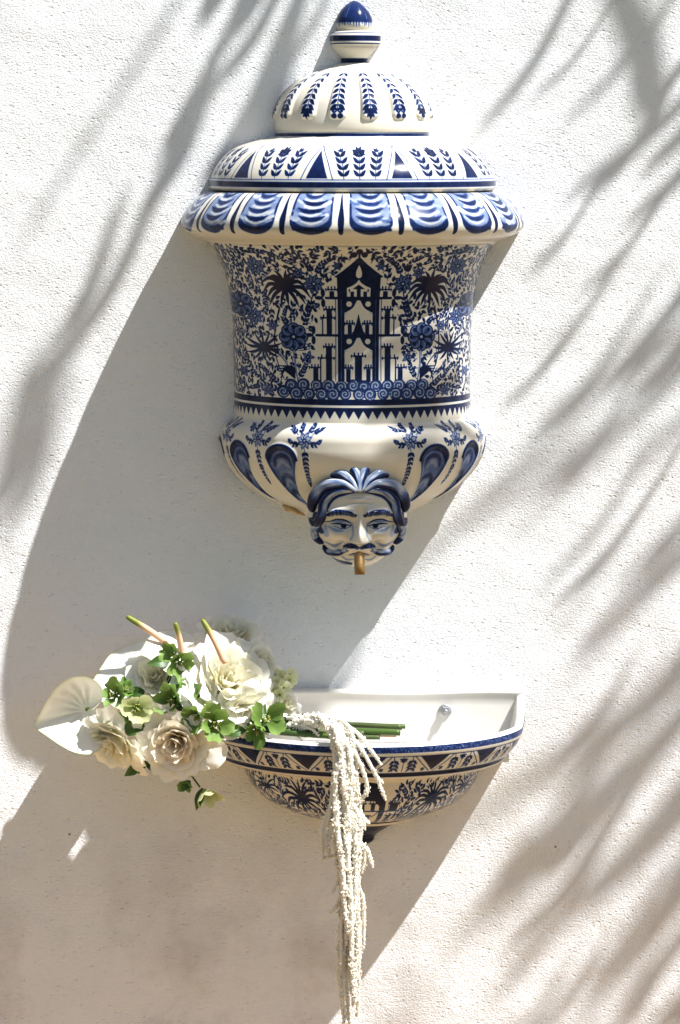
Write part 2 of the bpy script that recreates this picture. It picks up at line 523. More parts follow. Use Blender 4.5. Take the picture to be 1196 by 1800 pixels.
# ================================================================= SETTING
wall = mesh_obj('wall', [W(-4400, -2600, 0), W(5600, -2600, 0), W(5600, 2390, 0), W(-4400, 2390, 0)],
                [[3, 2, 1, 0]], M_WALL, smooth=False)
tag(wall, 'white rough stucco wall behind the wall fountain', kind='structure')
gz = (900 - 2385) * S
ground = mesh_obj('ground', [(-40, -0.92, gz - .004), (40, -0.92, gz - .004), (40, -40, gz - .004), (-40, -40, gz - .004)], [[3, 2, 1, 0]], M_LAWN, smooth=False)  # out of view; added dark so warm bounce comes mainly from the strip
tag(ground, 'unseen dark lawn, added so the bounced light fades higher up the wall', kind='structure')
path = mesh_obj('path', [(-40, 0.3, gz), (40, 0.3, gz), (40, -0.95, gz), (-40, -0.95, gz)], [[3, 2, 1, 0]], M_GROUND, smooth=False)  # unseen strip, added to throw a warm bounce on the lower wall
tag(path, 'unseen terracotta strip at the foot of the wall, added to bounce warm light upwards', kind='structure')

# ================================================================= URN LID
XC = 619.0
lid = empty('urn_lid', W(XC, 331, 60), 'domed blue and white ceramic lid with pointed knob, resting on the wall urn', 'lid')
# --- dome
DOME = [(112, 26), (115, 32), (119, 43), (124, 55), (130, 71), (137, 85), (148, 102), (162, 116), (176, 126), (190, 132), (205, 136), (219, 137.5), (228, 136.5), (232, 135)]
dome_pr = catmull(DOME, 200)
def dome_R(y): return np.interp(y, dome_pr[:, 0], dome_pr[:, 1])
RD = 134.0
cv = Canvas(-215, 215, 110, 236, 0.4)
flutes = [math.radians(-2 + (k + 0.5) * 23.7) for k in range(-4, 4)]
for fi, a in enumerate(flutes):
    cv.warp = lambda P, a=a: np.stack([RD * a + P[:, 0] * RD / np.maximum(dome_R(P[:, 1]), 40) , P[:, 1]], 1)
    cv.stroke([(0, 122), (0.5, 150), (0, 192)], 1.3, 1.0)
    for k, y in enumerate(np.arange(131, 190, 9.0)):
        q = 0.55 + 0.5 * (y - 128) / 60
        for sd in (-1, 1):
            cv.leaf(sd * 0.8, y - 1, PI / 2 - sd * 1.0, 16.5 * q, 7.2 * q, 0.15 * sd, random.uniform(.8, 1))
    if fi % 2 == 0:
        for sd in (-1, 1):
            cv.leaf(0, 191, PI / 2 - sd * 0.9, 16, 8.5, 0, .95)
            cv.leaf(sd * 2, 199, PI / 2 - sd * 0.5, 9, 5, 0, .85)
        cv.leaf(0, 190, PI / 2, 21, 8, 0, .97)
    else:
        for sd in (-1, 1):
            cv.disc(sd * 5.2, 194, 5.2, .9); cv.disc(sd * 5.4, 204, 4.9, .95)
            cv.disc(sd * 4.2, 195, 1.2, .35, 'set')
cv.warp = None
cv.blur(1)
def dome_relief(ang, y, R):
    r = np.zeros_like(ang + y)
    for a in flutes:
        dx = np.abs(ang - a) * RD
        # tongue shape, rounded at the foot
        e = np.hypot(np.maximum(dx - 6, 0), np.maximum(y - 200, 0) * 1.0)
        r = np.maximum(r, 1 - sstep(5.0, 11.5, e))
    return r * 6.0 * sstep(113, 135, y)
half_lathe('dome', DOME, 620, 190, 520, M_CER, lid, cv, RD, dome_relief)
# --- flange
FL = [(231, 133), (233, 134.5), (236, 135), (239, 135.5), (242, 145), (246, 164), (251, 183), (258, 203), (268, 219), (280, 231), (295, 242), (308, 248.5), (316, 251), (324, 252), (330, 251), (333, 247), (335, 238), (335.5, 225)]
RF = 236.0
cv = Canvas(-380, 380, 228, 338, 0.45)
fl_pr = catmull(FL, 240)
def fl_R(y): return np.interp(y, fl_pr[:, 0], fl_pr[:, 1])
cv.warp = None
cv.poly([(-379, 234), (379, 234), (379, 239.5), (-379, 239.5)], 0.93)
cv.poly([(-379, 316.5), (379, 316.5), (379, 326), (-379, 326)], 0.92)
cv.stroke([(-379, 313.0), (379, 313.0)], 1.3, 0.95)
tri = [math.radians(t) for t in (-89, -53, -17, 17, 53, 89)]
for a in tri:
    cv.warp = lambda P, a=a: np.stack([RF * a + P[:, 0] * RF / fl_R(P[:, 1]), P[:, 1]], 1)
    cv.poly([(0, 263), (9, 285), (19, 310.5), (-19, 310.5), (-9, 285)], 0.88)
    for sd in (-1, 1):
        cv.stroke([(0, 255), (sd * 15, 281), (sd * 28, 312)], 1.3, 0.95)
for a, b in zip(tri[:-1], tri[1:]):
    c = (a + b) / 2
    cv.warp = lambda P, c=c: np.stack([RF * c + P[:, 0] * RF / fl_R(P[:, 1]), P[:, 1]], 1)
    for x0, bx in ((0, 0), (-27, -6), (27, 6)):
        C = [(x0, 311), (x0 + bx * .2, 290), (x0 + bx * 1.2, 266)]
        cv.stroke(C, 1.2, 0.95)
        for y in np.arange(307, 272, -11.0):
            xx = x0 + bx * ((311 - y) / 45) ** 1.6 * 1.2
            for sd in (-1, 1):
                cv.leaf(xx, y, -PI / 2 + sd * 0.95, 15.5, 6.8, -sd * 0.2, random.uniform(.82, 1))
    for k in range(6):
        cv.leaf(0, 267, PI * k / 5 * 1.2 - PI * 1.1, 12, 5.5, 0, 0.95)
    for k in range(3): cv.leaf(-29 + 0, 266, -2.6 + k * 0.7, 8, 3.6, 0, .85); cv.leaf(29, 266, -2.0 + k * 0.7, 8, 3.6, 0, .85)
cv.warp = None
cv.blur(1)
half_lathe('flange', FL, XC, 150, 760, M_CER, lid, cv, RF)
# --- knob: neck, ring, acorn
cvk = Canvas(-110, 110, -6, 120, 0.4)
cvk.poly([(-109, 102.5), (109, 102.5), (109, 111), (-109, 111)], 1.0)
half_lathe('knob_neck', [(113, 27), (110, 23.5), (105, 23), (100, 26), (92, 33), (85, 38.5), (80, 40)], 623, 40, 120, M_CER, lid, cvk, 30)
cvr = Canvas(-110, 110, 50, 90, 0.4)
cvr.stroke([(-109, 58.5), (109, 58.5)], 1.6, .95); cvr.poly([(-109, 63), (109, 63), (109, 72.5), (-109, 72.5)], .93)
cvr.stroke([(-109, 77), (109, 77)], 2.0, .95)
half_lathe('knob_ring', [(81, 38), (80.5, 41), (78, 43.5), (72, 44.5), (64, 44.5), (60, 43), (57, 40), (55, 34), (54, 27)], 625, 50, 160, M_CER, lid, cvr, 44)
cva = Canvas(-110, 110, -6, 60, 0.4)
cva.poly([(-109, -5), (109, -5), (109, 40), (-109, 40)], 0.80)
for k in range(44):
    x = -108 + k * 5
    cva.stroke([(x, 30), (x + random.uniform(-1, 1), 40 + random.uniform(2, 8))], [4, 1.5], .85)
cva.blur(3)
for k in range(60):
    x = random.uniform(-105, 105); cva.stroke([(x, random.uniform(2, 20)), (x + random.uniform(-3, 3), random.uniform(22, 38))], 2.2, random.uniform(.55, 1.0), 'set')
cva.blur(4)
half_lathe('knob_acorn', [(55, 28), (52, 29.5), (48, 31.5), (42, 32.5), (34, 31.5), (25, 28), (16, 22), (9, 15), (4, 8), (1.5, 2.5), (1, 0.1)], 623, 60, 130, M_CER, lid, cva, 32)

# ================================================================= URN
urn = empty('wall_urn', W(XC, 930, 10), 'half-round blue and white painted ceramic wall urn with castle scene and bearded mask', 'urn')
# --- rim with painted lobes
RIM = [(336.5, 225), (336, 245), (336.5, 255), (340, 263), (346, 271), (355, 281), (364, 288), (375, 295.5), (385, 300), (392, 301), (399, 299.5), (406, 293), (412, 283), (416, 273), (419, 265), (421.5, 259), (424, 256)]
RR = 292.0
cv = Canvas(-465, 465, 325, 428, 0.5); cv.yk = (ED - 290) / ED
ls = 19.7
for k in range(-6, 7):
    a = math.radians(3.2 + k * ls)
    rb = np.random.default_rng(k + 50)
    hw = 36
    cx = RR * a
    def lobe(f, top, bot):
        t = np.linspace(0, PI, 16)
        return [(cx - hw * f, top)] + [(cx - hw * f * math.cos(q) ** (1 if True else 1), bot - 22 + 22 * math.sin(q)) for q in t] + [(cx + hw * f, top)]
    cv.poly(lobe(1.0, 340, 413), 0.85)
    cv.poly(lobe(0.90, 336, 400), 0.42, 'set')
    for j in range(22):
        x = cx + rb.uniform(-28, 28); yy = rb.uniform(342, 396)
        cv.stroke([(x - 9, yy - 2), (x, yy + rb.uniform(0, 3)), (x + 9, yy - 2)], rb.uniform(3, 7), rb.uniform(0.10, 0.55), 'set')
    for yy, wd, ln in ((346, 4.5, 20), (358, 5.5, 23), (371, 6, 24), (385, 6.5, 23)):
        x = cx + rb.uniform(-3, 3)
        cv.stroke([(x - ln, yy - 5), (x - ln * .5, yy), (x, yy + 1.5), (x + ln * .5, yy), (x + ln, yy - 5)], [1, wd, wd + 1, wd, 1], rb.uniform(.75, 1.0), 'set')
        cv.stroke([(x - ln * .8, yy + 4), (x, yy + 9), (x + ln * .8, yy + 4)], [1.5, 4, 1.5], 0.10, 'set')
    for j in range(7):
        x = cx + rb.uniform(-26, 26)
        cv.stroke([(x - 6, 403), (x + 6, 404)], 5, rb.uniform(.75, 1.0), 'set')
    dv = RR * (a + math.radians(ls / 2))
cv.blur(3)
for k in range(-6, 7):
    dv = RR * math.radians(3.2 + k * ls + ls / 2)
    cv.stroke([(dv, 343), (dv + .5, 372), (dv, 409)], [2.0, 5.5, 11, 8], 1.0)
cv.blur(1)
def rim_relief(ang, y, R):
    k = (ang - math.radians(3.2)) / math.radians(ls)
    f = np.abs(k - np.round(k))
    return -1.8 * sstep(0.30, 0.5, f) * sstep(340, 360, y) * (1 - sstep(405, 416, y))
half_lathe('rim', RIM, XC, 130, 880, M_CER, urn, cv, RR, rim_relief)
# --- body with castle scene
BODY = [(420.5, 252), (423, 252.5), (427, 252), (430, 249.5), (438, 243), (448, 237), (460, 231), (474, 226), (490, 221), (507, 217), (528, 213.5), (550, 211), (580, 209.5), (615, 208.5), (660, 207.5), (702, 207), (728, 207)]
RB = 212.0
cv = Canvas(-336, 336, 410, 742, 0.42); cv.yk = (ED - RB) / ED
asn = lambda P: np.stack([RB * np.arcsin(np.clip(P[:, 0] / (RB * 1.03), -1, 1)), P[:, 1]], 1)
cv.poly([(-335, 422), (335, 422), (335, 430), (-335, 430)], 1.0)
cv.poly([(-335, 703), (335, 703), (335, 713.5), (-335, 713.5)], 0.97)
cv.poly([(-335, 717.5), (335, 717.5), (335, 724), (-335, 724)], 0.95)
for k in range(-20, 21):
    x = k * 16.6
    cv.poly([(x - 8.2, 723), (x + 8.2, 723), (x + random.uniform(-1, 1), 738)], 0.92)
cv.warp = asn
RN = 1.0
def rect(x0, x1, y0, y1, v=1.0, mode='max'):
    for sd in (-1, 1):
        cv.poly([(sd * x0, y0), (sd * x1, y0), (sd * x1, y1), (sd * x0, y1)], v, mode)
def crenel(x, y, w, sd):
    """cross bar with three little merlons"""
    cv.stroke([(sd * (x - w), y), (sd * (x + w), y)], 2.2, 1.0)
    for q in (-.55, 0, .55):
        cv.stroke([(sd * (x + q * w), y - 5), (sd * (x + q * w), y + 1)], 2.4, 1.0)
    for q in (-1, 1):
        cv.stroke([(sd * (x + q * w * .95), y - 2), (sd * (x + q * w * .95), y + 3)], 1.6, 1.0)
# roof + trefoil
for dx, yy in ((0, 441.5), (-8, 447), (8, 447)): cv.disc(dx, yy, 5.0)
cv.stroke([(0, 445), (0, 456)], 3, 1)
cv.poly([(0, 450), (12, 463), (27, 476), (41, 486.5), (29, 489.5), (-29, 489.5), (-41, 486.5), (-27, 476), (-12, 463)], .97)
rect(0, 36, 488, 524, .97)
cv.poly([(0, 491), (4, 497), (11, 502), (20, 506), (20, 521.5), (-20, 521.5), (-20, 506), (-11, 502), (-4, 497)], 0.0, 'set')
for sd in (-1, 1): cv.stroke([(sd * 28.5, 492), (sd * 28.5, 521)], 2.4, 0.0, 'set')
t = np.linspace(0, 2 * PI, 24)
cv.poly([(7 * math.sin(q) * (0.62 - .38 * math.cos(q)) * 1.05, 477 - 11.5 * math.cos(q)) for q in t], 0.0, 'set')
cv.poly([(0, 500), (10.5, 508), (-10.5, 508)]); rect(0, 3.4, 506, 523); rect(8, 14, 512.5, 523)
rect(15, 17, 508, 513)
# storeys
for yf, ext in ((524, 56), (590, 74)):
    cv.stroke([(-ext, yf), (ext, yf)], 4.2, 1.0)
    for sd in (-1, 1):
        cv.disc(sd * (ext + 5), yf - 9, 3.6, 1, ry=7.5); cv.disc(sd * (ext + 5), yf + 9, 3.6, 1, ry=7.5); cv.disc(sd * (ext + 12), yf, 7, 1, ry=3.4)
for y0 in (524, 590):
    cv.poly([(-27, y0), (27, y0), (27, y0 + 31), (20, y0 + 27), (11, y0 + 20), (4, y0 + 10), (0, y0 + 3), (-4, y0 + 10), (-11, y0 + 20), (-20, y0 + 27), (-27, y0 + 31)], .97)
    for sd in (-1, 1):
        cv.disc(sd * 16.5, y0 + 10.5, 5, 0.0, 'set')
        cv.stroke([(sd * 2, y0 + 5), (sd * 9, y0 + 17.5), (sd * 25, y0 + 28)], 2.2, 0.0, 'set')
rect(25, 36.5, 486, 670, .97)
for sd in (-1, 1):
    cv.stroke([(sd * 39.5, 526), (sd * 40.5, 670)], 1.3, 1.0)
    cv.stroke([(sd * 30, 526), (sd * 30.5, 668)], 1.0, 0.45, 'set')
cv.poly([(0, 551), (3, 565), (9.5, 585), (-9.5, 585), (-3, 565)]); rect(0, 11, 584, 592)
for sd in (-1, 1):
    cv.poly([(sd * 12, 571), (sd * 19, 571), (sd * 19, 590), (sd * 12, 590)]); crenel(15.5, 569, 8.5, sd)
    cv.poly([(sd * 14, 649), (sd * 22, 649), (sd * 22, 672), (sd * 14, 672)], .95); crenel(18, 647, 8, sd)
    cv.poly([(sd * 42, 512), (sd * 50, 512), (sd * 50, 524), (sd * 42, 524)]); crenel(46, 509, 10, sd)
    cv.poly([(sd * 46.5, 545), (sd * 56, 545), (sd * 56, 590), (sd * 46.5, 590)], .95); crenel(51, 544, 9.5, sd); crenel(54, 559, 12.5, sd)
    cv.stroke([(sd * 63, 558), (sd * 63, 590)], 2.2, 1)
    cv.poly([(sd * 47, 611), (sd * 57.5, 611), (sd * 57.5, 672), (sd * 47, 672)], .95); crenel(52, 610, 10, sd); crenel(57, 630, 14.5, sd)
    cv.stroke([(sd * 67, 630), (sd * 67, 672)], 2.4, 1)
    cv.poly([(sd * 71, 648), (sd * 80, 648), (sd * 80, 674), (sd * 71, 674)], .95); crenel(77, 647, 10, sd)
rect(0, 6.2, 627, 672, .95)
crenel(0, 626, 13, 1)
castle = [(-44, 505), (-42, 486), (-14, 462), (0, 438), (14, 462), (42, 486), (44, 505), (62, 505), (62, 525), (68, 560), (82, 590), (76, 630), (90, 646), (90, 672), (-90, 672), (-90, 646), (-76, 630), (-82, 590), (-68, 560), (-62, 525), (-62, 505)]
# clouds
for row, (yy, x0, x1) in enumerate(((679, -118, 118), (693, -132, 132))):
    n = 12 + row
    for k in range(n):
        x = x0 + (x1 - x0) * k / (n - 1) + random.uniform(-2, 2); y = yy + random.uniform(-2, 2); r = random.uniform(10.5, 12.5)
        cv.disc(x, y, r, 0.0, 'set'); cv.disc(x, y, r, .86); cv.disc(x, y, r - 1.8, .70, 'set')
        sp = [(x + (r - 2) * (1 - q / 14) * math.cos(q * .75 + k), y + (r - 2) * (1 - q / 14) * math.sin(q * .75 + k)) for q in range(14)]
        cv.stroke(sp, 1.5, .22, 'set', n=40)
        for q in range(10):
            cv.stroke([(x + r * .75 * math.cos(q * .63), y + r * .75 * math.sin(q * .63)), (x + r * .95 * math.cos(q * .63), y + r * .95 * math.sin(q * .63))], 0.9, .95)
# flora, both sides
big_mask = None
for sd in (-1, 1):
    jx = 0 if sd > 0 else -1
    cv.stroke([(sd * 126, 515), (sd * 141, 560), (sd * 147, 600), (sd * 145, 630), (sd * 132, 668)], [5, 4, 3, 2.2, 2], 1.0)
    cv.disc(sd * 123, 508, 40, 0.0, 'set'); cv.palmtop(sd * 123, 506 + jx, 41, 15)
    cv.palmtop(sd * 166, 614, 33, 13, droop=-0.1)
    cv.stroke([(sd * 168, 614), (sd * 140, 626), (sd * 118, 655)], [3, 2, 1.6], 1)
    for k in range(6):
        cv.stroke([(sd * 112, 668), (sd * (116 + 3 * k), 648 - 2 * k + 3 * k), (sd * (142 - k), 646 + 5.5 * k)], [1.5, 4.6, 3.5, 1], 1)
    cv.flower(sd * 114, 594, 25, 8, .80)
    cv.stroke([(sd * 113, 618), (sd * 112, 640), (sd * 107, 672)], [4.5, 3.5, 2], 1.0)
    cv.stroke([(sd * 113, 618), (sd * 112, 640), (sd * 107, 670)], [2.2, 1.6, 0.8], .2, 'set')
    cv.flower(sd * 75, 499, 19, 10, .8, False)
    cv.sprig([(sd * 97, 572), (sd * 84, 538), (sd * 76, 512)], 12, 6, 8.5, stem=2.2, taper=.15)
    cv.sprig([(sd * 70, 485), (sd * 62, 468), (sd * 42, 452)], 10, 5.5, 7)
    cv.sprig([(sd * 76, 482), (sd * 84, 462), (sd * 104, 448)], 10, 5.5, 7)
    cv.flower(sd * 35, 467, 10, 6, .8, False); cv.flower(sd * 99, 480, 12, 7, .8, False)
    cv.flower(sd * 89, 629, 13, 5, .7, False); cv.flower(sd * 150, 575, 12, 6, .7, False)
    cv.flower(sd * 165, 470, 18, 9, .8, False); cv.flower(sd * 180, 560, 17, 9, .8, False)
    cv.sprig([(sd * 106, 668), (sd * 96, 650), (sd * 92, 640)], 10, 5, 7)
    cv.sprig([(sd * 104, 608), (sd * 92, 606), (sd * 82, 612)], 9, 5, 6)
    cv.sprig([(sd * 122, 575), (sd * 130, 560), (sd * 126, 545)], 9, 5, 6)
    cv.sprig([(sd * 128, 688), (sd * 150, 668), (sd * 172, 648)], 10, 5, 7)
    cv.sprig([(sd * 140, 690), (sd * 165, 682), (sd * 188, 688)], 10, 5, 7)
    cv.flower(sd * 160, 690, 13, 6, .7, False)
    cv.sprig([(sd * 150, 500), (sd * 160, 520), (sd * 158, 545)], 9, 5, 7)
    cv.sprig([(sd * 190, 440), (sd * 140, 446), (sd * 110, 462)], 10, 5, 6.5)
    cv.flower(sd * 202, 540, 22, 8, .8); cv.flower(sd * 201, 660, 12, 6, .8, False)
cv.warp = None
keep = Canvas(cv.x0, cv.x0 + 10, cv.y0, cv.y0 + 10, cv.c); keep.a = np.zeros_like(cv.a); keep.h, keep.w = cv.a.shape; keep.warp = asn; keep.yk = cv.yk
keep.poly(castle, 1.0)
def free(x, y):
    ix, iy = int((x - keep.x0) / keep.c), int((y - keep.y0) / keep.c)
    return keep.a[min(iy, keep.h - 1), min(ix, keep.w - 1)] < 0.5
hold = cv.a.copy(); cv.a = np.maximum(cv.a, keep.a)
cv.yk = 1.0
cv.fill(-326, 326, 429, 685, 2300, 13, 6.0, free)
cv.fill(-326, 326, 428, 686, 6000, 8.5, 4.8, free, (5, 10))
inside = keep.a > 0.5
cv.a = np.where(inside, hold, cv.a)
cv.blur(1)
half_lathe('body', BODY, XC, 400, 760, M_CER, urn, cv, RB)
# --- lower bowl with gadroons
BUL = [(726, 206.5), (730, 208), (734, 213), (740, 222), (748, 228), (761, 231.5), (774, 231.5), (790, 229), (807, 222), (820, 214), (832, 204), (853, 182), (870, 155), (891, 116), (907, 76), (922, 38), (932, 12), (934, 1)]
bul_pr = catmull(BUL, 300)
def bul_R(y): return np.interp(y, bul_pr[:, 0], bul_pr[:, 1])
RU = 225.0
cv = Canvas(-360, 360, 700, 936, 0.5); cv.yk = (ED - 225) / ED
gad = [math.radians(t) for t in (-86, -61, -35, 35, 60, 86)]
spr = [math.radians(t) for t in (-73, -47.5, -23.5, 22.5, 47.5, 73)]
def tong(f, top, bot=905):
    t = np.linspace(PI, 0, 14)
    return [(-3 * f, bot)] + [(30 * f * math.cos(q), top + 26 - 26 * math.sin(q)) for q in t] + [(3 * f, bot)]
for a in gad:
    cv.warp = lambda P, a=a: np.stack([RU * a + P[:, 0], P[:, 1]], 1)
    cv.poly(tong(1.0, 785), .86)
    cv.poly(tong(.80, 795), .50, 'set')
    for yy, w in ((806, 22), (842, 17), (872, 10)):
        for j in range(5):
            cv.stroke([(-w * .75, yy + 14 + j), (-w * .6, yy + 4), (0, yy - 2), (w * .6, yy + 4), (w * .75, yy + 14 + j)], [3, 6, 8, 6, 3], .88 if j < 3 else .8, 'set')
        cv.stroke([(-w * .5, yy + 18), (0, yy + 10), (w * .5, yy + 18)], [4, 9, 4], .42, 'set')
        cv.stroke([(0, yy + 18), (0, yy + 28)], 10, .52, 'set')
cv.blur(5)
for a in gad:
    cv.warp = lambda P, a=a: np.stack([RU * a + P[:, 0], P[:, 1]], 1)
    o = tong(1.0, 785)
    cv.stroke(o[1:-1], 4.2, .97)
for a in spr:
    cv.warp = lambda P, a=a: np.stack([RU * a + P[:, 0] * RU / np.maximum(bul_R(P[:, 1] - 18), 60) * .96, P[:, 1]], 1)
    cv.flower(0, 776, 17, 8, .30, False, .3)
    for bx, by in ((-24, 757), (-9, 751), (10, 752), (24, 758)):
        cv.sprig([(bx * .55, 766), (bx * .85, 760), (bx * 1.15, by - 2)], 10, 4.6, 6.5, check=False, v=.97)
    for sd in (-1, 1):
        cv.sprig([(sd * 8, 780), (sd * 20, 783), (sd * 27, 778)], 10, 5.2, 7, check=False, v=.97)
    cv.sprig([(0, 790), (1, 812), (0, 852)], 11.5, 6, 9.5, check=False, v=.97, taper=.55)
cv.warp = None
cv.blur(1)
def bul_relief(ang, y, R):
    r = np.zeros_like(ang + y)
    for a in gad:
        dx = np.abs(ang - a) * RU
        hw = 30 * (1 - sstep(780, 886, y) * .75)
        e = np.maximum(dx / hw, np.hypot(dx / 30, np.maximum(791 - y, 0) / 26))
        r += 3.2 * np.exp(-((e - 0.93) / 0.16) ** 2) - 3.0 * (1 - sstep(0.45, 0.95, e))
    return r * (1 - sstep(865, 890, y))
half_lathe('lower_bowl', BUL, XC, 230, 700, M_CER, urn, cv, RU, bul_relief)
# brown putty blob under the bowl edge
pv, pf, _, _ = tube([OB(499, 888, 60), OB(505, 893, 66), OB(514, 896, 72), OB(524, 901, 78), OB(536, 905, 82)],
                    np.array([3.5, 6.5, 4.5, 4.2, 2.0]) * S, 10)
mesh_obj('putty_seam', pv, pf, M_PUTTY, urn)

# --- mask: ellipsoid head pushed out into a face
HX, HY, HD = 633.0, 908.0, 150.0            # seen centre; depth of ellipsoid centre
fc = Canvas(-110, 110, -120, 110, 0.4)       # u,v relative to (633, 908) as seen from the front
# broad washes first
fc.stroke([(-62, -12), (-50, -34), (-25, -44), (0, -47), (25, -44), (50, -34), (62, -12)], [12, 16, 12, 8, 12, 16, 12], .78)
fc.stroke([(-66, -4), (-58, -22)], 12, .75); fc.stroke([(66, -4), (58, -22)], 12, .6)
fc.stroke([(-26, 55), (-14, 52), (-3, 57)], [6, 11, 6], .85); fc.stroke([(26, 55), (14, 52), (3, 57)], [6, 11, 6], .8)
for sd in (-1, 1):
    fc.stroke([(sd * 34, 62), (sd * 48, 66), (sd * 62, 58)], [4, 9, 4], .85)
    fc.stroke([(sd * 66, 30), (sd * 74, 18), (sd * 76, 0)], [8, 14, 10], .8)
fc.stroke([(-46, 80), (-34, 86), (-14, 88)], [4, 9, 6], .95)
for sd in (-1, 1):
    fc.stroke([(sd * 16, 11), (sd * 30, 8.5), (sd * 46, 10)], [3, 7, 4], .42)
    fc.stroke([(sd * 60, 20), (sd * 58, 34)], [6, 10], .30)  # shading put into the paint at temples, beside nose, under eyes and cheeks
    fc.stroke([(sd * 30, 26), (sd * 42, 25), (sd * 54, 20)], [3, 6, 3], .34)
    fc.stroke([(sd * 13, 12), (sd * 12, 30), (sd * 17, 42)], [4, 4, 3], .32)
    fc.stroke([(sd * 30, 48), (sd * 44, 54), (sd * 60, 48)], [3, 6, 3], .40)
    fc.stroke([(sd * 8, 78), (sd * 20, 80), (sd * 30, 74)], [3, 5, 3], .38)
fc.stroke([(-20, -22), (0, -25), (22, -22)], [1, 2.5, 1], .30); fc.stroke([(-24, -32), (0, -34), (20, -31)], [1, 2.5, 1], .28)
fc.blur(5)
for sd in (-1, 1):
    fc.stroke([(sd * 8, -2), (sd * 22, -7), (sd * 40, -8), (sd * 57, -1)], [5, 10, 10, 5], .92)
    for k in range(14):
        x = 9 + k * 3.4
        fc.stroke([(sd * x, 2 - 3 * math.sin(k / 13 * PI)), (sd * (x + 3), -9 - 3 * math.sin(k / 13 * PI))], 1.4, random.choice([1.0, .45]), 'set')
fc.blur(1)
for sd in (-1, 1):
    e = 33 * sd
    fc.stroke([(e - sd * 19, 15), (e - sd * 8, 7.5), (e + sd * 6, 6), (e + sd * 20, 11), (e + sd * 30, 12)], [1, 2.2, 2.4, 2, .8], .97)     # lid crease
    fc.stroke([(e - sd * 20, 17), (e - sd * 8, 15), (e + sd * 6, 14), (e + sd * 17, 14)], [1, 3.0, 3, 1.2], 1.0)                                # lash line
    fc.stroke([(e - sd * 18, 18), (e - sd * 4, 22.5), (e + sd * 12, 18)], [.8, 1.4, .8], .85)
    fc.disc(e - sd * 5, 17.8, 4.6, 1.0, ry=3.8)
    fc.stroke([(sd * 36, 44), (sd * 28, 46), (sd * 24, 54)], [.8, 1.2, .6], .5)
    fc.stroke([(sd * 5, 49.5), (sd * 10, 50.5), (sd * 13, 48)], [1, 2.4, 1], .8)
fc.stroke([(-18, 71), (-8, 68), (0, 69), (8, 68), (18, 71)], [1, 2, 2.4, 2, 1], .8)
def face_h(u, v):
    au = np.abs(u)
    G = lambda a, b, sa, sb: np.exp(-((au - a) / sa) ** 2 - ((v - b) / sb) ** 2)
    h = 6 * G(0, -28, 45, 22)                                             # forehead
    bl = -5 - 3.5 * np.exp(-((au - 30) / 20) ** 2)
    h = h + 13 * np.exp(-((v - bl) / 6.5) ** 2) * sstep(5, 14, au) * (1 - sstep(48, 64, au))   # brows
    h = h - 17 * G(31, 12, 22, 11)                                        # sockets
    h = h + 11.0 * G(31, 13, 15, 7)                                       # lids
    h = h - 2.2 * G(31, 16.5, 17, 1.6)
    nw = 7 + 5.0 * sstep(8, 46, v)
    nose = np.exp(-(au / nw) ** 2.4) * sstep(-10, 10, v) * (1 - sstep(44, 53, v))
    h = h + nose * (10 + 26 * sstep(0, 44, v))
    h = h + 9 * G(13, 45, 6.5, 6)                                          # nostrils
    h = h + 12 * G(46, 34, 18, 15)                                          # cheeks
    h = h - 6 * np.exp(-((au - (17 + 0.62 * (v - 44))) / 4.5) ** 2) * sstep(40, 50, v) * (1 - sstep(62, 74, v))
    h = h + 13 * G(14, 56, 13, 5.5)                                         # moustache
    h = h + 10 * G(48, 62, 14, 6)
    h = h - 8 * G(34, 50, 9, 9) - 5 * G(58, 16, 8, 14) - 2.0 * np.exp(-((v + 24) / 2.2) ** 2) * (1 - sstep(18, 30, au))
    h = h - 5 * G(0, 68, 14, 3)
    h = h + 6 * G(0, 74, 16, 5)                                            # lower lip
    h = h + 9 * G(0, 88, 20, 9)                                            # chin
    h = h + 4 * G(32, 82, 12, 7)
    return h
nr_, nc_ = 300, 260
la = np.linspace(-1.49, 1.49, nr_)[:, None]; lo = np.linspace(-1.75, 1.75, nc_)[None, :]
wid = 88 * (1 - 0.16 * sstep(0.2, 1.3, la) )
u = wid * np.cos(la) ** 0.85 * np.sin(lo); v = 102 * np.sin(la) - 4 + 0 * lo
dep = 78 * np.cos(la) ** 0.75 * np.cos(lo)
fr = np.clip(np.cos(lo), 0, 1) ** 0.5 * np.cos(la) ** .3
Dm = HD + dep + face_h(u, v) * fr - 0.10 * (v + 0)
hx, hy = EX + (HX - EX) * (ED - 225) / ED, EY + (HY - EY) * (ED - 225) / ED
V = np.stack([(hx + u * .965 - 598) * S, -Dm * S, (900 - hy - v * .965) * S], -1).reshape(-1, 3)
pm = fc.sample(u, v) * (np.cos(lo) > 0.05) + 0 * la
mask = mesh_obj('mask', V, grid_faces(nr_, nc_)[:, ::-1], M_CER, urn, attrs={'paint': pm})
tag(mask, 'moulded white face with blue brows, swept hair and moustache')
def head_d(uu, vv):
    q = np.clip((vv + 4) / 102, -1, 1); l = math.asin(q); c = math.cos(l)
    w_ = 88 * (1 - 0.16 * float(sstep(0.2, 1.3, l))) * c ** .85
    so = min(1, abs(uu) / max(w_, 1e-3)); return HD + 78 * c ** .75 * math.sqrt(max(0, 1 - so * so)) + float(face_h(np.array(uu), np.array(vv))) * max(0, 1 - so * so) ** .25 - .1 * vv
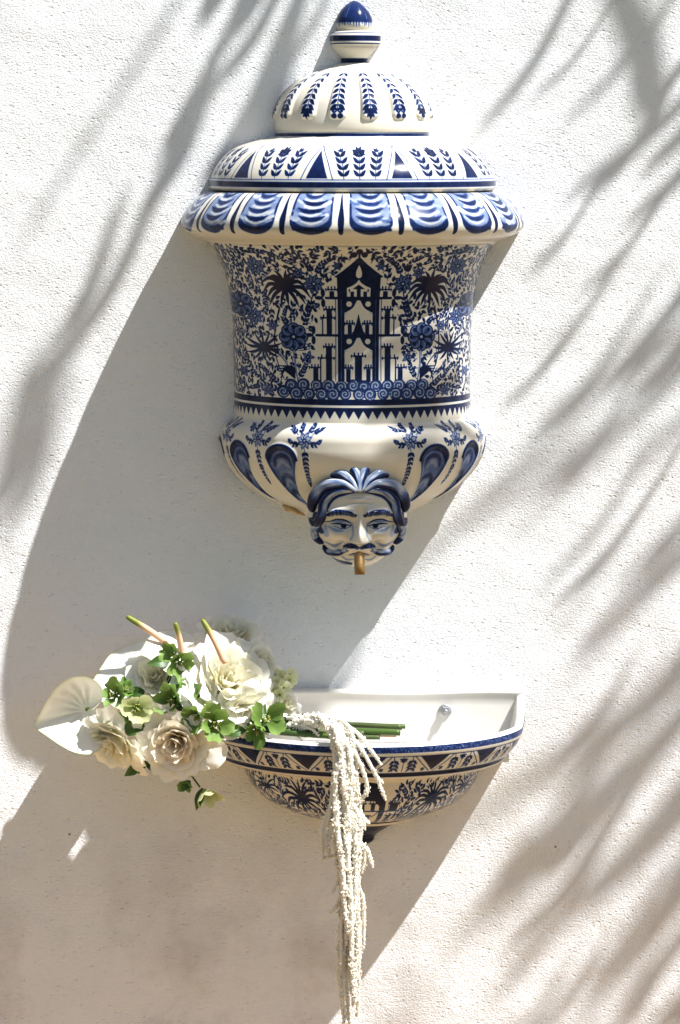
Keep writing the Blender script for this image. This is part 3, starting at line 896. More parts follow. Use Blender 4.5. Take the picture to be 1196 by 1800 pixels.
def lock(pts, w, lift=6, dark_side=1, name='hair_lock', flat=.85, tipdark=True):
    C = catmull([(p[0], p[1]) for p in pts], 34)
    path = []
    for i, (a, b) in enumerate(C):
        path.append(W(hx + a * .965, hy + b * .965, head_d(a, b) + lift))
    ww = np.interp(np.linspace(0, 1, 34), np.linspace(0, 1, len(w)), w) * .68 * S
    ww[-1] *= .35; ww[-2] *= .72; ww[-3] *= .9
    V, F, t, an = tube(path, ww, 20, flat, (0, -1, 0))
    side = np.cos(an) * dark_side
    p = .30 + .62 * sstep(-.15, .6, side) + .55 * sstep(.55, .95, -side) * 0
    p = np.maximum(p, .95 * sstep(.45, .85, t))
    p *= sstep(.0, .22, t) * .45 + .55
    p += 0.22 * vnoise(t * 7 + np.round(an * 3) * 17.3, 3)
    mesh_obj(name, V, F, M_CER, mask, attrs={'paint': np.clip(p, 0, 1)})
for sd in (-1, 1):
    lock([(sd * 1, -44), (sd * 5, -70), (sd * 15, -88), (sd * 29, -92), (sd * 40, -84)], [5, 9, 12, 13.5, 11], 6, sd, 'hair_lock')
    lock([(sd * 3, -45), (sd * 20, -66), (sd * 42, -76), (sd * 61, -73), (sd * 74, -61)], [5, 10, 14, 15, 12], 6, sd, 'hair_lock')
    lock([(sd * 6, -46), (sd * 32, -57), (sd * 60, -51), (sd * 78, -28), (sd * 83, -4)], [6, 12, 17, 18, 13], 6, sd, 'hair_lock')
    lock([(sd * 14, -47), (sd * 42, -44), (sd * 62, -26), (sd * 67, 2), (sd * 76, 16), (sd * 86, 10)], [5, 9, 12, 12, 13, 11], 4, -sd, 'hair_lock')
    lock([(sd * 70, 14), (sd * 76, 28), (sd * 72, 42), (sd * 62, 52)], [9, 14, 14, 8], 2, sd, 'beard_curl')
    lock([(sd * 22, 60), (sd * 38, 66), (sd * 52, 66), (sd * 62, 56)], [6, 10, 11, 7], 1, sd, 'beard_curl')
# --- spout
sp = [OB(632, 976, 236), OB(632, 984, 246), OB(632.5, 996, 250), OB(633, 1010, 252)]
V, F, t, an = tube(sp, np.array([8.6, 8.8, 8.8, 8.9]) * S, 24, upv=(1, 0, 0), cap=False)
V2, F2, _, _ = tube(sp[::-1], np.array([6.6, 6.6, 6.6, 6.6]) * S, 24, upv=(1, 0, 0), cap=False)
n = len(V)
F = F + [[q + n for q in f] for f in F2]
F += [[72 + i, 72 + (i + 1) % 24, n + (24 - (i + 1)) % 24, n + (24 - i) % 24] for i in range(24)]
mesh_obj('spout', np.concatenate([V, V2]), F, M_BRASS, urn)

# ================================================================= BASIN
XB = 636.0
basin = empty('wall_basin', W(XB, 1400, 10), 'half-round blue and white ceramic basin holding flowers, fixed below the urn', 'basin')
BW_OUT = [(1268, 276), (1263, 281), (1266, 285.5), (1272, 286), (1279, 284.5), (1284, 282), (1292, 278), (1300, 272.5), (1308, 266), (1314, 259), (1317, 256), (1321, 254.5), (1325, 251.5), (1328, 244),
          (1331, 230), (1334, 216), (1338, 210), (1350, 206), (1365, 200), (1380, 190), (1396, 174), (1410, 151), (1422, 121), (1431, 87), (1436, 60)]
RO = 280.0
cv = Canvas(-442, 442, 1258, 1440, 0.5)
bo = catmull(BW_OUT[2:], 300)
def bo_R(y): return np.interp(y, bo[:, 0], bo[:, 1])
cv.poly([(-441, 1266.5), (441, 1266.5), (441, 1277), (-441, 1277)], .90)
for k in range(1500):
    cv.disc(random.uniform(-440, 440), random.uniform(1267.5, 1276), random.uniform(.5, .9), .45, 'set')
cv.stroke([(-441, 1283.3), (441, 1283.3)], 1.3, 1.0)
cv.poly([(-441, 1314.5), (441, 1314.5), (441, 1322.5), (-441, 1322.5)], 1.0)
st = math.radians(23.2)
for k in range(-4, 5):
    a = k * st
    cv.warp = lambda P, a=a: np.stack([RO * a + P[:, 0], P[:, 1]], 1)
    cv.poly([(-27, 1284), (27, 1284), (12, 1299), (0, 1311), (-12, 1299)], .93)
    for sd in (-1, 1):
        cv.stroke([(sd * 36, 1284), (sd * 22, 1298), (sd * 4, 1312.5)], 1.3, 1)
    cv.warp = lambda P, a=a: np.stack([RO * (a + st / 2) + P[:, 0], P[:, 1]], 1)
    cv.stroke([(0, 1284), (0, 1312)], 1.1, 1)
    for q in range(6): cv.leaf(0, 1288, PI * q / 5, 8, 3.6, 0, .9)
    for sd in (-1, 1):
        cv.stroke([(sd * 17, 1284), (sd * 15, 1298), (sd * 18, 1312)], 1.3, 1)
        for y in (1291, 1298, 1305):
            for s2 in (-1, 1):
                cv.leaf(sd * 16, y, PI / 2 - s2 * 1.05, 12, 5.6, s2 * .2, random.uniform(.85, 1))
    for sd in (-1, 1):
        for y in (1307, 1310): cv.leaf(sd * 34, y, 0 if sd > 0 else PI, 9, 4, 0, .9)
# lower bowl scene
RL = 195.0
cv.warp = lambda P: np.stack([RO * np.arcsin(np.clip(P[:, 0] / 208, -1, 1)), 1338 + (P[:, 1] - 1338) * 1.33], 1)
cv.poly([(0, 1338), (16, 1340), (26, 1352), (33, 1366), (35, 1402), (24, 1402), (22, 1372), (12, 1364), (-12, 1364), (-22, 1372), (-24, 1402), (-35, 1402), (-33, 1366), (-26, 1352), (-16, 1340)], 1)
cv.stroke([(-60, 1380), (60, 1380)], 2.4, 1)
cv.stroke([(-22, 1381), (-8, 1390), (8, 1390), (22, 1381)], 2.0, 1)
for x in (-46, -10, 10, 46, -54, 54):
    cv.poly([(x - 4, 1369), (x + 4, 1369), (x + 4, 1380), (x - 4, 1380)], 1); cv.stroke([(x - 8, 1368), (x + 8, 1368)], 1.8, 1)
    for q in (-5, 0, 5): cv.stroke([(x + q, 1364), (x + q, 1369)], 1.8, 1)
for x in (-48, 48, 0):
    cv.poly([(x - 5, 1388), (x + 5, 1388), (x + 5, 1401), (x - 5, 1401)], 1); cv.stroke([(x - 9, 1387), (x + 9, 1387)], 1.8, 1)
for sd in (-1, 1):
    cv.stroke([(sd * 40, 1366), (sd * 40, 1402)], 1.4, 1)
    cv.palmtop(sd * 118, 1366, 36, 14, droop=.25); cv.stroke([(sd * 118, 1366), (sd * 136, 1380), (sd * 134, 1395)], [4, 3, 2], 1)
    cv.palmtop(sd * 176, 1356, 22, 12, droop=.1)
    cv.sprig([(sd * 70, 1396), (sd * 74, 1370), (sd * 60, 1346)], 10, 5, 7)
    cv.sprig([(sd * 78, 1392), (sd * 88, 1370), (sd * 96, 1350)], 10, 5, 7)
cv.warp = None
cv.fill(-430, 430, 1342, 1420, 2000, 14, 5.6, lambda x, y: abs(x) > 70)
cv.fill(-430, 430, 1341, 1422, 4000, 9, 4.4, lambda x, y: abs(x) > 70, (5, 10))
cv.poly([(-441, 1424), (441, 1424), (441, 1440), (-441, 1440)], 1.0)
cv.blur(1)
def rise(th, Y, R):
    return -44 * (1 - sstep(0.03, 0.30, np.sin(th))) * (1 - sstep(1266, 1312, Y)) * sstep(235, 270, R)
half_lathe('bowl', BW_OUT[2:], XB, 260, 860, M_CER, basin, cv, RO, yfun=rise)
# lip and inside
INN = [(1266, 285.5), (1262.5, 283), (1261, 279), (1262, 274.5), (1266, 271), (1276, 267), (1292, 258), (1315, 235), (1340, 195), (1362, 140), (1374, 70), (1377, 1)]
half_lathe('bowl_lining', INN, XB, 90, 300, M_WHITE, basin, yfun=lambda th, Y, R: -44 * (1 - sstep(0.03, 0.30, np.sin(th))) * (1 - sstep(1266, 1312, Y)) * sstep(235, 270, R))
# back panel on the wall with rounded top edge
xs = np.linspace(XB - 282, XB + 282, 60); prof = [(1300, 13), (1240, 13.5), (1222, 14), (1219, 16.5), (1214, 17), (1212, 15), (1211, 11), (1210.5, -1)]
V = np.array([[W(x, y + 1.6 * math.sin(x * .02), d + .5 * math.sin(x * .013)) for x in xs] for y, d in prof]).reshape(-1, 3)
mesh_obj('back_panel', V, grid_faces(len(prof), 60)[:, ::-1], M_WHITE, basin, attrs={'paint': np.zeros(len(V))})
# finial
cvf = Canvas(-190, 190, 1425, 1490, .5); cvf.a[:] = .97; cvf.poly([(-189, 1425), (189, 1425), (189, 1440), (-189, 1440)], 0.0, 'set')
half_lathe('finial', [(1433, 84), (1436, 82), (1439, 72), (1441, 62), (1446, 54), (1453, 44), (1459, 34), (1464, 27), (1469, 23), (1474, 22), (1480, 16), (1484, 1)], XB, 60, 160, M_CER, basin, cvf, 50)
# bolt
bz = empty('tmp', (0, 0, 0)); bpy.data.objects.remove(bz)
bc = W(785.5 - 4, 1247, 14)
def ring_stack(rs, n, c):
    V = []; F = []
    for i, (r, d) in enumerate(rs):
        for k in range(n):
            a = 2 * PI * k / n; V.append(c + Vector((r * S * math.cos(a), -d * S, r * S * math.sin(a))))
    F = grid_faces(len(rs), n, True).tolist(); F.append([(len(rs) - 1) * n + k for k in range(n)])
    return V, F
V, F = ring_stack([(11.5, -1), (11.5, 1.5), (10.5, 2.5), (7.5, 2.6)], 24, bc)
bolt = mesh_obj('bolt', V, F, M_STEEL, basin)
V, F = ring_stack([(8.6, 2), (8.6, 8.5), (7.4, 10), (4.5, 10.2)], 6, bc)
mesh_obj('nut', V, F, M_STEEL, bolt, smooth=False)
V, F = ring_stack([(4.2, 9), (4.2, 14), (3.4, 15), (1, 15.2)], 16, bc)
mesh_obj('thread_end', V, F, M_STEEL, bolt)

# ================================================================= BOUQUET
bq = empty('flower_bouquet', W(420, 1290, 150), 'loose bouquet of white roses, anthuriums and green hellebores laid across the basin', 'bouquet')
def orient(n, up=(0, 0, 1)):
    return frame_of(n, Vector(up))
def petal(c, ax, ay, az, R, H, ri, Ri, wa, phi, curl, rb, p=1.0, nu=13, nv=12, edge=0.16, tip=0.0, tuck=0.0, ruf=.45):
    uu = np.linspace(-1, 1, nu)[None, :]; vv = np.linspace(0.02, 1, nv)[:, None]
    ve = vv * (1 - edge * np.abs(uu) ** 3 + tip * np.exp(-(uu / .22) ** 2))
    w = wa * (0.35 + 0.65 * np.sin(np.minimum(vv, 1) ** .75 * PI * .55))
    ph = phi + uu * w
    sd = int(rb.integers(0, 400))
    rad = ri + (Ri - ri) * ve ** p + curl * R * np.maximum(ve - .62, 0) ** 2 * 2.6 * (0.6 + .4 * np.abs(uu))
    rad = rad * (1 + .13 * ruf * vnoise(uu * 2.2 + 7 + sd + 0 * vv, sd) * vv ** 1.5 + .05 * ruf * vnoise(uu * 6 + vv * 3, sd + 5) * vv ** 2) + tuck * R * np.abs(uu) ** 2 * vv
    z = H * ve - curl * R * np.maximum(ve - .62, 0) ** 2 * 2.2 + R * .10 * ruf * vnoise(uu * 2.4 + 20 + vv * 1.5, sd + 1) * vv ** 2
    cr = .020 * R * ruf * (np.sin(uu * 7 + vv * 4 + sd) * np.sin(vv * 8 + uu * 3 + sd * .7) + .6 * np.sin(uu * 13 - vv * 9 + sd)) * vv ** 1.3
    rad = rad + cr; z = z + cr * .6
    X = rad * np.cos(ph); Y = rad * np.sin(ph); Z = z - H * .45
    P = np.array(c)[None, None] + X[..., None] * np.array(ax) + Y[..., None] * np.array(ay) + Z[..., None] * np.array(az)
    return P.reshape(-1, 3), grid_faces(nv, nu), (vv + 0 * uu).ravel()
def rose(x, y, d, r, n, mt, label=None, npet=30, seed=0, openness=1.0, close=0.0, tipv=0.06):
    rb = np.random.default_rng(seed); R = r * S
    c = OB(x, y, d); a, b, nn = orient(n)
    V, F, t, an = tube([c - nn * R * .9, c - nn * R * .55, c - nn * R * .38], np.array([.06, .16, .12]) * R, 10)
    core = mesh_obj('rose', V, F, M_HELL, bq, origin=c, attrs={'along': t})
    if label: core['label'] = label
    nin = int(npet * .42)
    for i in range(npet):
        if i < nin:                                   # tight heart
            q = i / nin
            phi = i * 2.399 + rb.uniform(-.3, .3)
            Ri = R * (.10 + .42 * q) * rb.uniform(.9, 1.1); H = R * (.92 - .10 * q) * rb.uniform(.94, 1.06)
            wa, curl, pp, tl = 1.35 - .35 * q, .12 * q, 1.15, .0
        else:                                         # looser whorls, rolled back at the rim
            j = i - nin; q = j / max(1, npet - nin - 1)
            phi = j * 2 * PI / 5 + .45 * (j // 5) + rb.uniform(-.3, .3)
            Ri = R * (.56 + .50 * q) * openness * rb.uniform(.88, 1.12); H = R * (.84 - .50 * q - close * .2) * rb.uniform(.88, 1.1)
            wa, curl, pp, tl = (.98 - .28 * q) * rb.uniform(.9, 1.12), rb.uniform(.15, .6) * (.4 + q), .95 - .30 * q, rb.uniform(-.10, .16) * q
        P, F, al = petal(c, a, b, nn, R, H, R * (.04 + .06 * q), Ri, wa, phi, curl, rb, p=pp, nu=17, nv=15, edge=.20, tip=tipv * rb.uniform(0, 2.2), tuck=tl, ruf=.5 + q)
        mesh_obj('petal', P, F, mt, core, attrs={'along': np.clip(al * .85 + (.28 * q if i >= nin else -.05), 0, 1)})
    return core
def spathe(x, y, d, tipx, tipy, tipd, n, width, label=None, cup=0.18, spad=None, wav=0.05):
    """heart-shaped spathe; (x,y,d) is where the spadix leaves it, the tip is the pointed end"""
    c = OB(x, y, d); tp = OB(tipx, tipy, tipd)
    L = (tp - c).length; ax = (tp - c).normalized(); n = Vector(n); n = (n - ax * n.dot(ax)).normalized(); ay = n.cross(ax)
    nv, nu = 26, 49
    ph = np.linspace(-PI, PI, nu)[None, :]; rr = np.linspace(0.0, 1, nv)[:, None]
    # heart outline in polar form about the cleft
    s = np.abs(ph) / PI
    out = np.interp(s, [0, .04, .10, .2, .32, .45, .58, .70, .80, .90, 1.0], [1.0, .90, .80, .73, .70, .665, .61, .545, .47, .36, .13])
    X = L * out * rr * np.cos(ph); Y = width * L * out * rr * np.sin(ph) * 1.25
    q = rr * out
    Z = -cup * L * (np.abs(Y) / L) ** 1.5 * 1.6 + .10 * L * rr ** 2 - .20 * L * np.maximum(rr * np.cos(ph) * out - .55, 0) ** 1.5
    Z = Z - .07 * L * np.exp(-(ph / .10) ** 2) * sstep(.0, .3, rr) * (1 - .5 * rr)
    for k in (0.42, 0.85, 1.3, 1.8, 2.3):
        Z = Z - .040 * L * np.exp(-((np.abs(ph) - k * (1 - .22 * rr)) / .075) ** 2) * sstep(.08, .3, rr) * (1 - sstep(.75, 1, rr))
    Z = Z + wav * L * vnoise(ph * 2.1 + 40, int(x)) * rr ** 2
    P = np.array(c)[None, None] + X[..., None] * np.array(ax) + Y[..., None] * np.array(ay) + Z[..., None] * np.array(n)
    an = mesh_obj('anthurium', P.reshape(-1, 3), grid_faces(nv, nu), M_SPATHE, bq, origin=c,
                  attrs={'along': (sstep(.93, 1, rr) + 0 * ph).ravel()})
    if label: an['label'] = label
    return an
def spadix(parent, pts, r0, r1):
    path = catmull([tuple(OB(*p)) for p in pts], 40)
    rad = np.interp(np.linspace(0, 1, 40), [0, .06, .85, .97, 1], [r0 * .7, r0, r1, r1 * .8, .15 * r1]) * S
    V, F, t, an = tube(path, rad, 14)
    mesh_obj('spadix', V, F, M_SPADIX, parent, attrs={'along': sstep(.50, .80, t)})
def hellebore(x, y, d, r, n, mt, seed, label=None, cup=.80, npet=5):
    rb = np.random.default_rng(seed); R = 1.22 * r * S; c = OB(x, y, d); a, b, nn = orient(n)
    V, F, t, an = tube([c - nn * R * .5, c - nn * R * .25, c - nn * R * .05], np.array([.08, .2, .12]) * R, 8)
    cup = cup * rb.uniform(.8, 1.25)
    core = mesh_obj('hellebore', V, F, M_HELLD, bq, origin=c, attrs={'along': t})
    if label: core['label'] = label
    for i in range(npet):
        P, F, al = petal(c, a, b, nn, R, R * cup * rb.uniform(.85, 1.15), R * .1, R * rb.uniform(.75, 1.2), .74, i * 2 * PI / npet + rb.uniform(-.3, .3) + seed, rb.uniform(-.25, .2), rb, p=.75, nu=13, nv=11, edge=.34, tip=.12, ruf=1.0)
        mesh_obj('petal', P, F, mt, core, attrs={'along': al})
    Vs = []; Fs = []
    for i in range(18):
        q = rb.uniform(0, 2 * PI); rr = rb.uniform(.03, .30) * R
        base = c + a * (rr * .3 * math.cos(q)) + b * (rr * .3 * math.sin(q)) - nn * R * cup * .4
        tip = c + a * (rr * math.cos(q)) + b * (rr * math.sin(q)) + nn * R * rb.uniform(.0, .22)
        v, f, _, _ = tube([base, base.lerp(tip, .85), tip], np.array([.012, .016, .045]) * R, 5)
        Fs += [[k + len(Vs) for k in ff] for ff in f]; Vs += list(v)
    tag(mesh_obj('stamens', Vs, Fs, M_STAMEN, core), kind='stuff')
    return core
def blade(x0, y0, d0, x1, y1, d1, w, mt, name='leaf', parent=None, n=(0, -1, 0.3), bend=.12):
    c = OB(x0, y0, d0); e = OB(x1, y1, d1); ax = e - c; L = ax.length; ax.normalize(); n = Vector(n); n = (n - ax * n.dot(ax)).normalized(); ay = n.cross(ax)
    vv = np.linspace(0, 1, 14)[:, None]; uu = np.linspace(-1, 1, 7)[None, :]
    ww = w * S * .5 * np.sin(PI * np.clip(vv, .01, .995) ** .8)
    X = L * vv + 0 * uu; Y = ww * uu; Z = bend * L * np.sin(PI * vv) + np.abs(uu) * ww * .35
    P = np.array(c) + X[..., None] * np.array(ax) + Y[..., None] * np.array(ay) + Z[..., None] * np.array(n)
    return mesh_obj(name, P.reshape(-1, 3), grid_faces(14, 7), mt, parent or bq, attrs={'along': (vv + 0 * uu).ravel()})

rose(398, 1205, 165, 84, (0.30, -0.80, 0.50), M_ROSE, 'largest wide-open white rose', 34, 3, 1.0)
rose(311, 1303, 205, 66, (-0.25, -0.92, -0.10), M_CREAM, 'cream rose with blush heart', 34, 5, .95)
rose(203, 1302, 185, 62, (-0.55, -0.55, -0.55), M_ROSE, 'white rose hanging head down', 26, 8, .9, .1)
rose(276, 1193, 120, 54, (-0.25, -0.75, 0.55), M_ROSE, None, 24, 12, .95)
rose(408, 1126, 62, 58, (0.15, -0.45, 0.85), M_ROSE, 'white rose at the back against the wall', 24, 14, 1.0)
rose(452, 1172, 130, 46, (0.55, -0.6, 0.5), M_ROSE, None, 22, 17, 1.0)
rose(428, 1250, 190, 46, (0.25, -0.92, -0.15), M_ROSE, None, 18, 25, 1.05)
rose(352, 1215, 190, 34, (-0.2, -0.9, 0.3), M_ROSE, None, 16, 27, 1.0)
rose(500, 1240, 150, 30, (0.6, -0.6, 0.4), M_ROSE, None, 16, 21, 1.0)

s1 = spathe(151, 1249, 160, 58, 1277, 172, (-0.28, -0.95, -0.07), .86, 'heart-shaped anthurium with pointed tip and deep veins', cup=-.42)
blade(150, 1249, 165, 160, 1243, 172, 6, M_HELL, 'spathe_throat', s1)
s2 = spathe(262, 1180, 112, 150, 1225, 118, (-0.35, -0.75, 0.55), .80, None, .25)
spadix(s2, [(296, 1132, 118), (262, 1108, 120), (222, 1083, 120)], 6.0, 5.0)
s3 = spathe(322, 1140, 120, 246, 1150, 150, (-0.05, -0.65, 0.75), .95, None, .30)
spadix(s3, [(321, 1150, 125), (315, 1120, 132), (308, 1094, 138)], 6.0, 4.6)
s4 = spathe(395, 1152, 90, 335, 1120, 55, (-0.1, -0.8, 0.6), .85, None, .3)
spadix(s4, [(397, 1166, 205), (376, 1123, 196), (355, 1088, 186)], 6.5, 5.0)

hellebore(303, 1150, 196, 17, (-0.5, -0.8, 0.35), M_HELL, 1)
hellebore(319, 1168, 200, 20, (0.35, -0.85, -0.2), M_HELL, 11)
hellebore(200, 1222, 205, 20, (-0.5, -0.8, 0.3), M_HELL, 2)
hellebore(222, 1211, 200, 15, (0.2, -0.6, 0.7), M_HELLD, 12)
hellebore(241, 1245, 226, 24, (0.1, -0.95, 0.1), M_HELLP, 3, 'pale cup-shaped hellebore with yellow stamens', .95)
hellebore(302, 1232, 214, 20, (-0.5, -0.75, 0.1), M_HELL, 4)
hellebore(325, 1222, 210, 18, (0.1, -0.75, 0.6), M_HELLD, 13)
hellebore(345, 1262, 234, 20, (-0.6, -0.75, -0.1), M_HELL, 5)
hellebore(379, 1272, 240, 25, (0.2, -0.95, 0.1), M_HELL, 6)
hellebore(358, 1246, 228, 15, (-0.1, -0.7, 0.7), M_HELLP, 14)
hellebore(452, 1286, 226, 17, (-0.4, -0.85, -0.3), M_HELLD, 15)
hellebore(468, 1265, 216, 24, (0.3, -0.85, 0.35), M_HELL, 7, None, .75, 4)
hellebore(362, 1398, 190, 19, (0.35, -0.6, -0.65), M_HELLP, 8, 'small pale hellebore dangling lowest', 1.1)
hellebore(329, 1378, 186, 12, (-0.3, -0.6, -0.7), M_HELLD, 9)
for a in ((300, 1160, 150, 258, 1168, 165, 22), (225, 1230, 190, 262, 1262, 190, 30), (255, 1330, 165, 285, 1362, 170, 22), (262, 1315, 170, 243, 1362, 172, 18),
          (300, 1235, 195, 345, 1208, 200, 26), (288, 1240, 180, 320, 1180, 190, 24), (215, 1285, 180, 262, 1275, 195, 26), (420, 1268, 190, 445, 1290, 215, 20),
          (448, 1225, 150, 470, 1262, 205, 22), (335, 1372, 188, 318, 1392, 192, 14), (356, 1385, 186, 345, 1425, 190, 16)):
    blade(*a, M_LEAF)
lr = random.Random(9)
for x, y, d in ((255, 1215, 175), (270, 1255, 190), (290, 1205, 165), (340, 1240, 205), (365, 1250, 205), (335, 1180, 150), (300, 1180, 150), (230, 1262, 195), (262, 1285, 185), (392, 1285, 215), (440, 1285, 200), (478, 1245, 170), (350, 1290, 215), (245, 1340, 165), (285, 1160, 140), (310, 1258, 205)):
    g = lr.uniform(0, 2 * PI); q = lr.uniform(26, 44)
    blade(x, y, d, x + q * math.cos(g), y + q * math.sin(g), d + lr.uniform(-6, 14), lr.uniform(16, 24), lr.choice((M_LEAF, M_LEAF, M_HELLD)), n=(lr.uniform(-.6, .6), -1, lr.uniform(-.3, .6)), bend=lr.uniform(-.1, .25))
# drooping hellebore stem
V, F, t, an = tube(catmull([tuple(OB(*p)) for p in ((322, 1330, 160), (334, 1358, 180), (352, 1384, 186))], 16), np.full(16, 1.6 * S), 8)
mesh_obj('stem', V, F, M_STEM, bq, attrs={'along': t})
# pale stock florets
rb = np.random.default_rng(33)
for k, (x, y, d) in enumerate(((497, 1190, 140), (510, 1196, 146), (486, 1200, 150), (500, 1208, 156), (482, 1215, 160), (492, 1222, 165), (473, 1226, 165), (512, 1186, 138), (487, 1186, 138), (478, 1236, 172))):
    R = 13 * S; c = OB(x, y, d); a, b, nn = orient((rb.uniform(-.2, .7), -.8, rb.uniform(-.1, .7)))
    V, F, t, an = tube([c - nn * R * .5, c - nn * R * .1], np.array([.12, .2]) * R, 6)
    core = mesh_obj('floret', V, F, M_HELL, bq, origin=c, attrs={'along': t})
    for i in range(5):
        P, F, al = petal(c, a, b, nn, R, R * .4, R * .05, R * rb.uniform(.85, 1.1), .62, i * 2 * PI / 5 + k, .15, rb, p=.8, nu=7, nv=6, edge=.25)
        mesh_obj('petal', P, F, M_STOCK, core, attrs={'along': al})
# stems: from inside the flower head across the basin
stems = [((430, 1250, 150), (560, 1272, 168), (707, 1279, 182), 5.2, M_STEMD), ((440, 1262, 165), (570, 1281, 190), (704, 1289, 208), 5.6, M_STEM),
         ((430, 1270, 160), (560, 1290, 180), (697, 1292, 200), 4.6, M_STEMR), ((450, 1252, 140), (570, 1274, 160), (713, 1277, 170), 4.4, M_STEM),
         ((425, 1268, 185), (520, 1284, 200), (640, 1292, 214), 5.0, M_STEMD), ((430, 1275, 195), (500, 1286, 208), (600, 1296, 220), 4.6, M_STEM),
         ((435, 1240, 130), (560, 1266, 140), (690, 1286, 150), 4.2, M_STEMD), ((440, 1280, 200), (520, 1292, 210), (668, 1296, 205), 4.4, M_STEMD)]
for a, b_, c_, r, mt in stems:
    path = catmull([tuple(OB(*a)), tuple(OB(*b_)), tuple(OB(*c_))], 40)
    path = path + np.stack([0 * path[:, 0], 0 * path[:, 0], 2.6 * S * vnoise(np.linspace(0, 5, 40) + r * 7, 2)], 1)
    rad = r * S * (1 + .10 * vnoise(np.linspace(0, 9, 40) + r * 3, 6)); rad[24] *= 1.25; rad[25] *= 1.25
    V, F, t, an = tube(path, rad, 12)
    mesh_obj('stem', V, F, mt, bq, attrs={'along': t})
# hanging amaranth: every strand a string of tiny knobbly florets
ICO = np.array([(1, 0, 0), (-1, 0, 0), (0, 1, 0), (0, -1, 0), (0, 0, 1), (0, 0, -1)], float)
ICF = np.array([(0, 2, 4), (2, 1, 4), (1, 3, 4), (3, 0, 4), (2, 0, 5), (1, 2, 5), (3, 1, 5), (0, 3, 5)])
def strand(pts, r, seed, step=2.6):
    rb = np.random.default_rng(seed)
    path = catmull([tuple(OB(*p)) for p in pts], 160)
    seg = np.linalg.norm(np.diff(path, axis=0), axis=1); tot = seg.sum(); cum = np.concatenate([[0], np.cumsum(seg)])
    n = int(tot / (step * S) * 11.0)
    q = np.sort(rb.uniform(0, 1, n)); C = np.stack([np.interp(q * tot, cum, path[:, k]) for k in range(3)], 1)
    rr = r * S * (.75 + .35 * vnoise(q * tot / S / 14 + 9, seed)) * np.interp(q, [0, .05, .85, 1], [.9, 1, .9, .45])
    dv = rb.normal(size=(n, 3)); dv /= np.linalg.norm(dv, axis=1, keepdims=True)
    C = C + dv * (rr * rb.uniform(.3, 1.15, n) ** 1.2)[:, None]
    sz = S * r * rb.uniform(.13, .30, n)
    sc = rb.uniform(.7, 1.3, (n, 1, 3))
    V = C[:, None] + ICO[None] * sz[:, None, None] * sc
    F = (ICF[None] + 6 * np.arange(n)[:, None, None]).reshape(-1, 3)
    al = np.repeat(rb.uniform(0, 1, n), 6)
    cp = path[::4]; tq = np.linspace(0, 1, len(cp))
    cvv, cf, _, _ = tube(cp, .55 * r * S * np.interp(tq, [0, .05, .85, 1], [.9, 1, .9, .3]), 8, cap=False)
    cf = np.asarray(cf); cf = np.concatenate([cf[:, [0, 1, 2]], cf[:, [0, 2, 3]]]) + 6 * n
    V = np.concatenate([V.reshape(-1, 3), cvv]); F = np.concatenate([F, cf]); al = np.concatenate([al, np.full(len(cvv), .4)])
    mesh_obj('amaranth_strand', V, F, M_AMA, bq, attrs={'along': al})
rb = np.random.default_rng(5)
for k in range(24):      # the rope over the rim and the long fall
    o = rb.normal(0, 1, 6)
    yend = [1806, 1800, 1795, 1770, 1745, 1720, 1700, 1690, 1660, 1640, 1610, 1580, 1540, 1500, 1480, 1790, 1760, 1730, 1680, 1650, 1600, 1560, 1520, 1470][k]
    x0 = 520 + rb.uniform(-12, 12)
    xb = 618 + o[0] * (4 + 10 * min(1, (1806 - yend) / 200)) + (4 if k % 2 else -4)
    pts = [(x0, 1276 + o[1] * 6, 190 + o[2] * 8), (560 + o[3] * 6, 1266 + o[4] * 5, 225), (592 + o[0] * 9, 1276 + abs(o[1]) * 5, 268 + o[2] * 6),
           (606 + o[0] * 11, 1312, 302 + o[3] * 6), (604 + o[4] * 13, 1380, 304 + o[5] * 9)]
    ys = np.linspace(1450, yend, 4)
    for i, y in enumerate(ys):
        f = (i + 1) / 4
        pts.append((612 + o[1] * 13 * (1 - f * .5) + (xb - 612) * f + rb.normal(0, 3), y, 300 + o[2] * 10 + rb.normal(0, 3)))
    strand(pts, rb.uniform(6.6, 9.2), 100 + k)
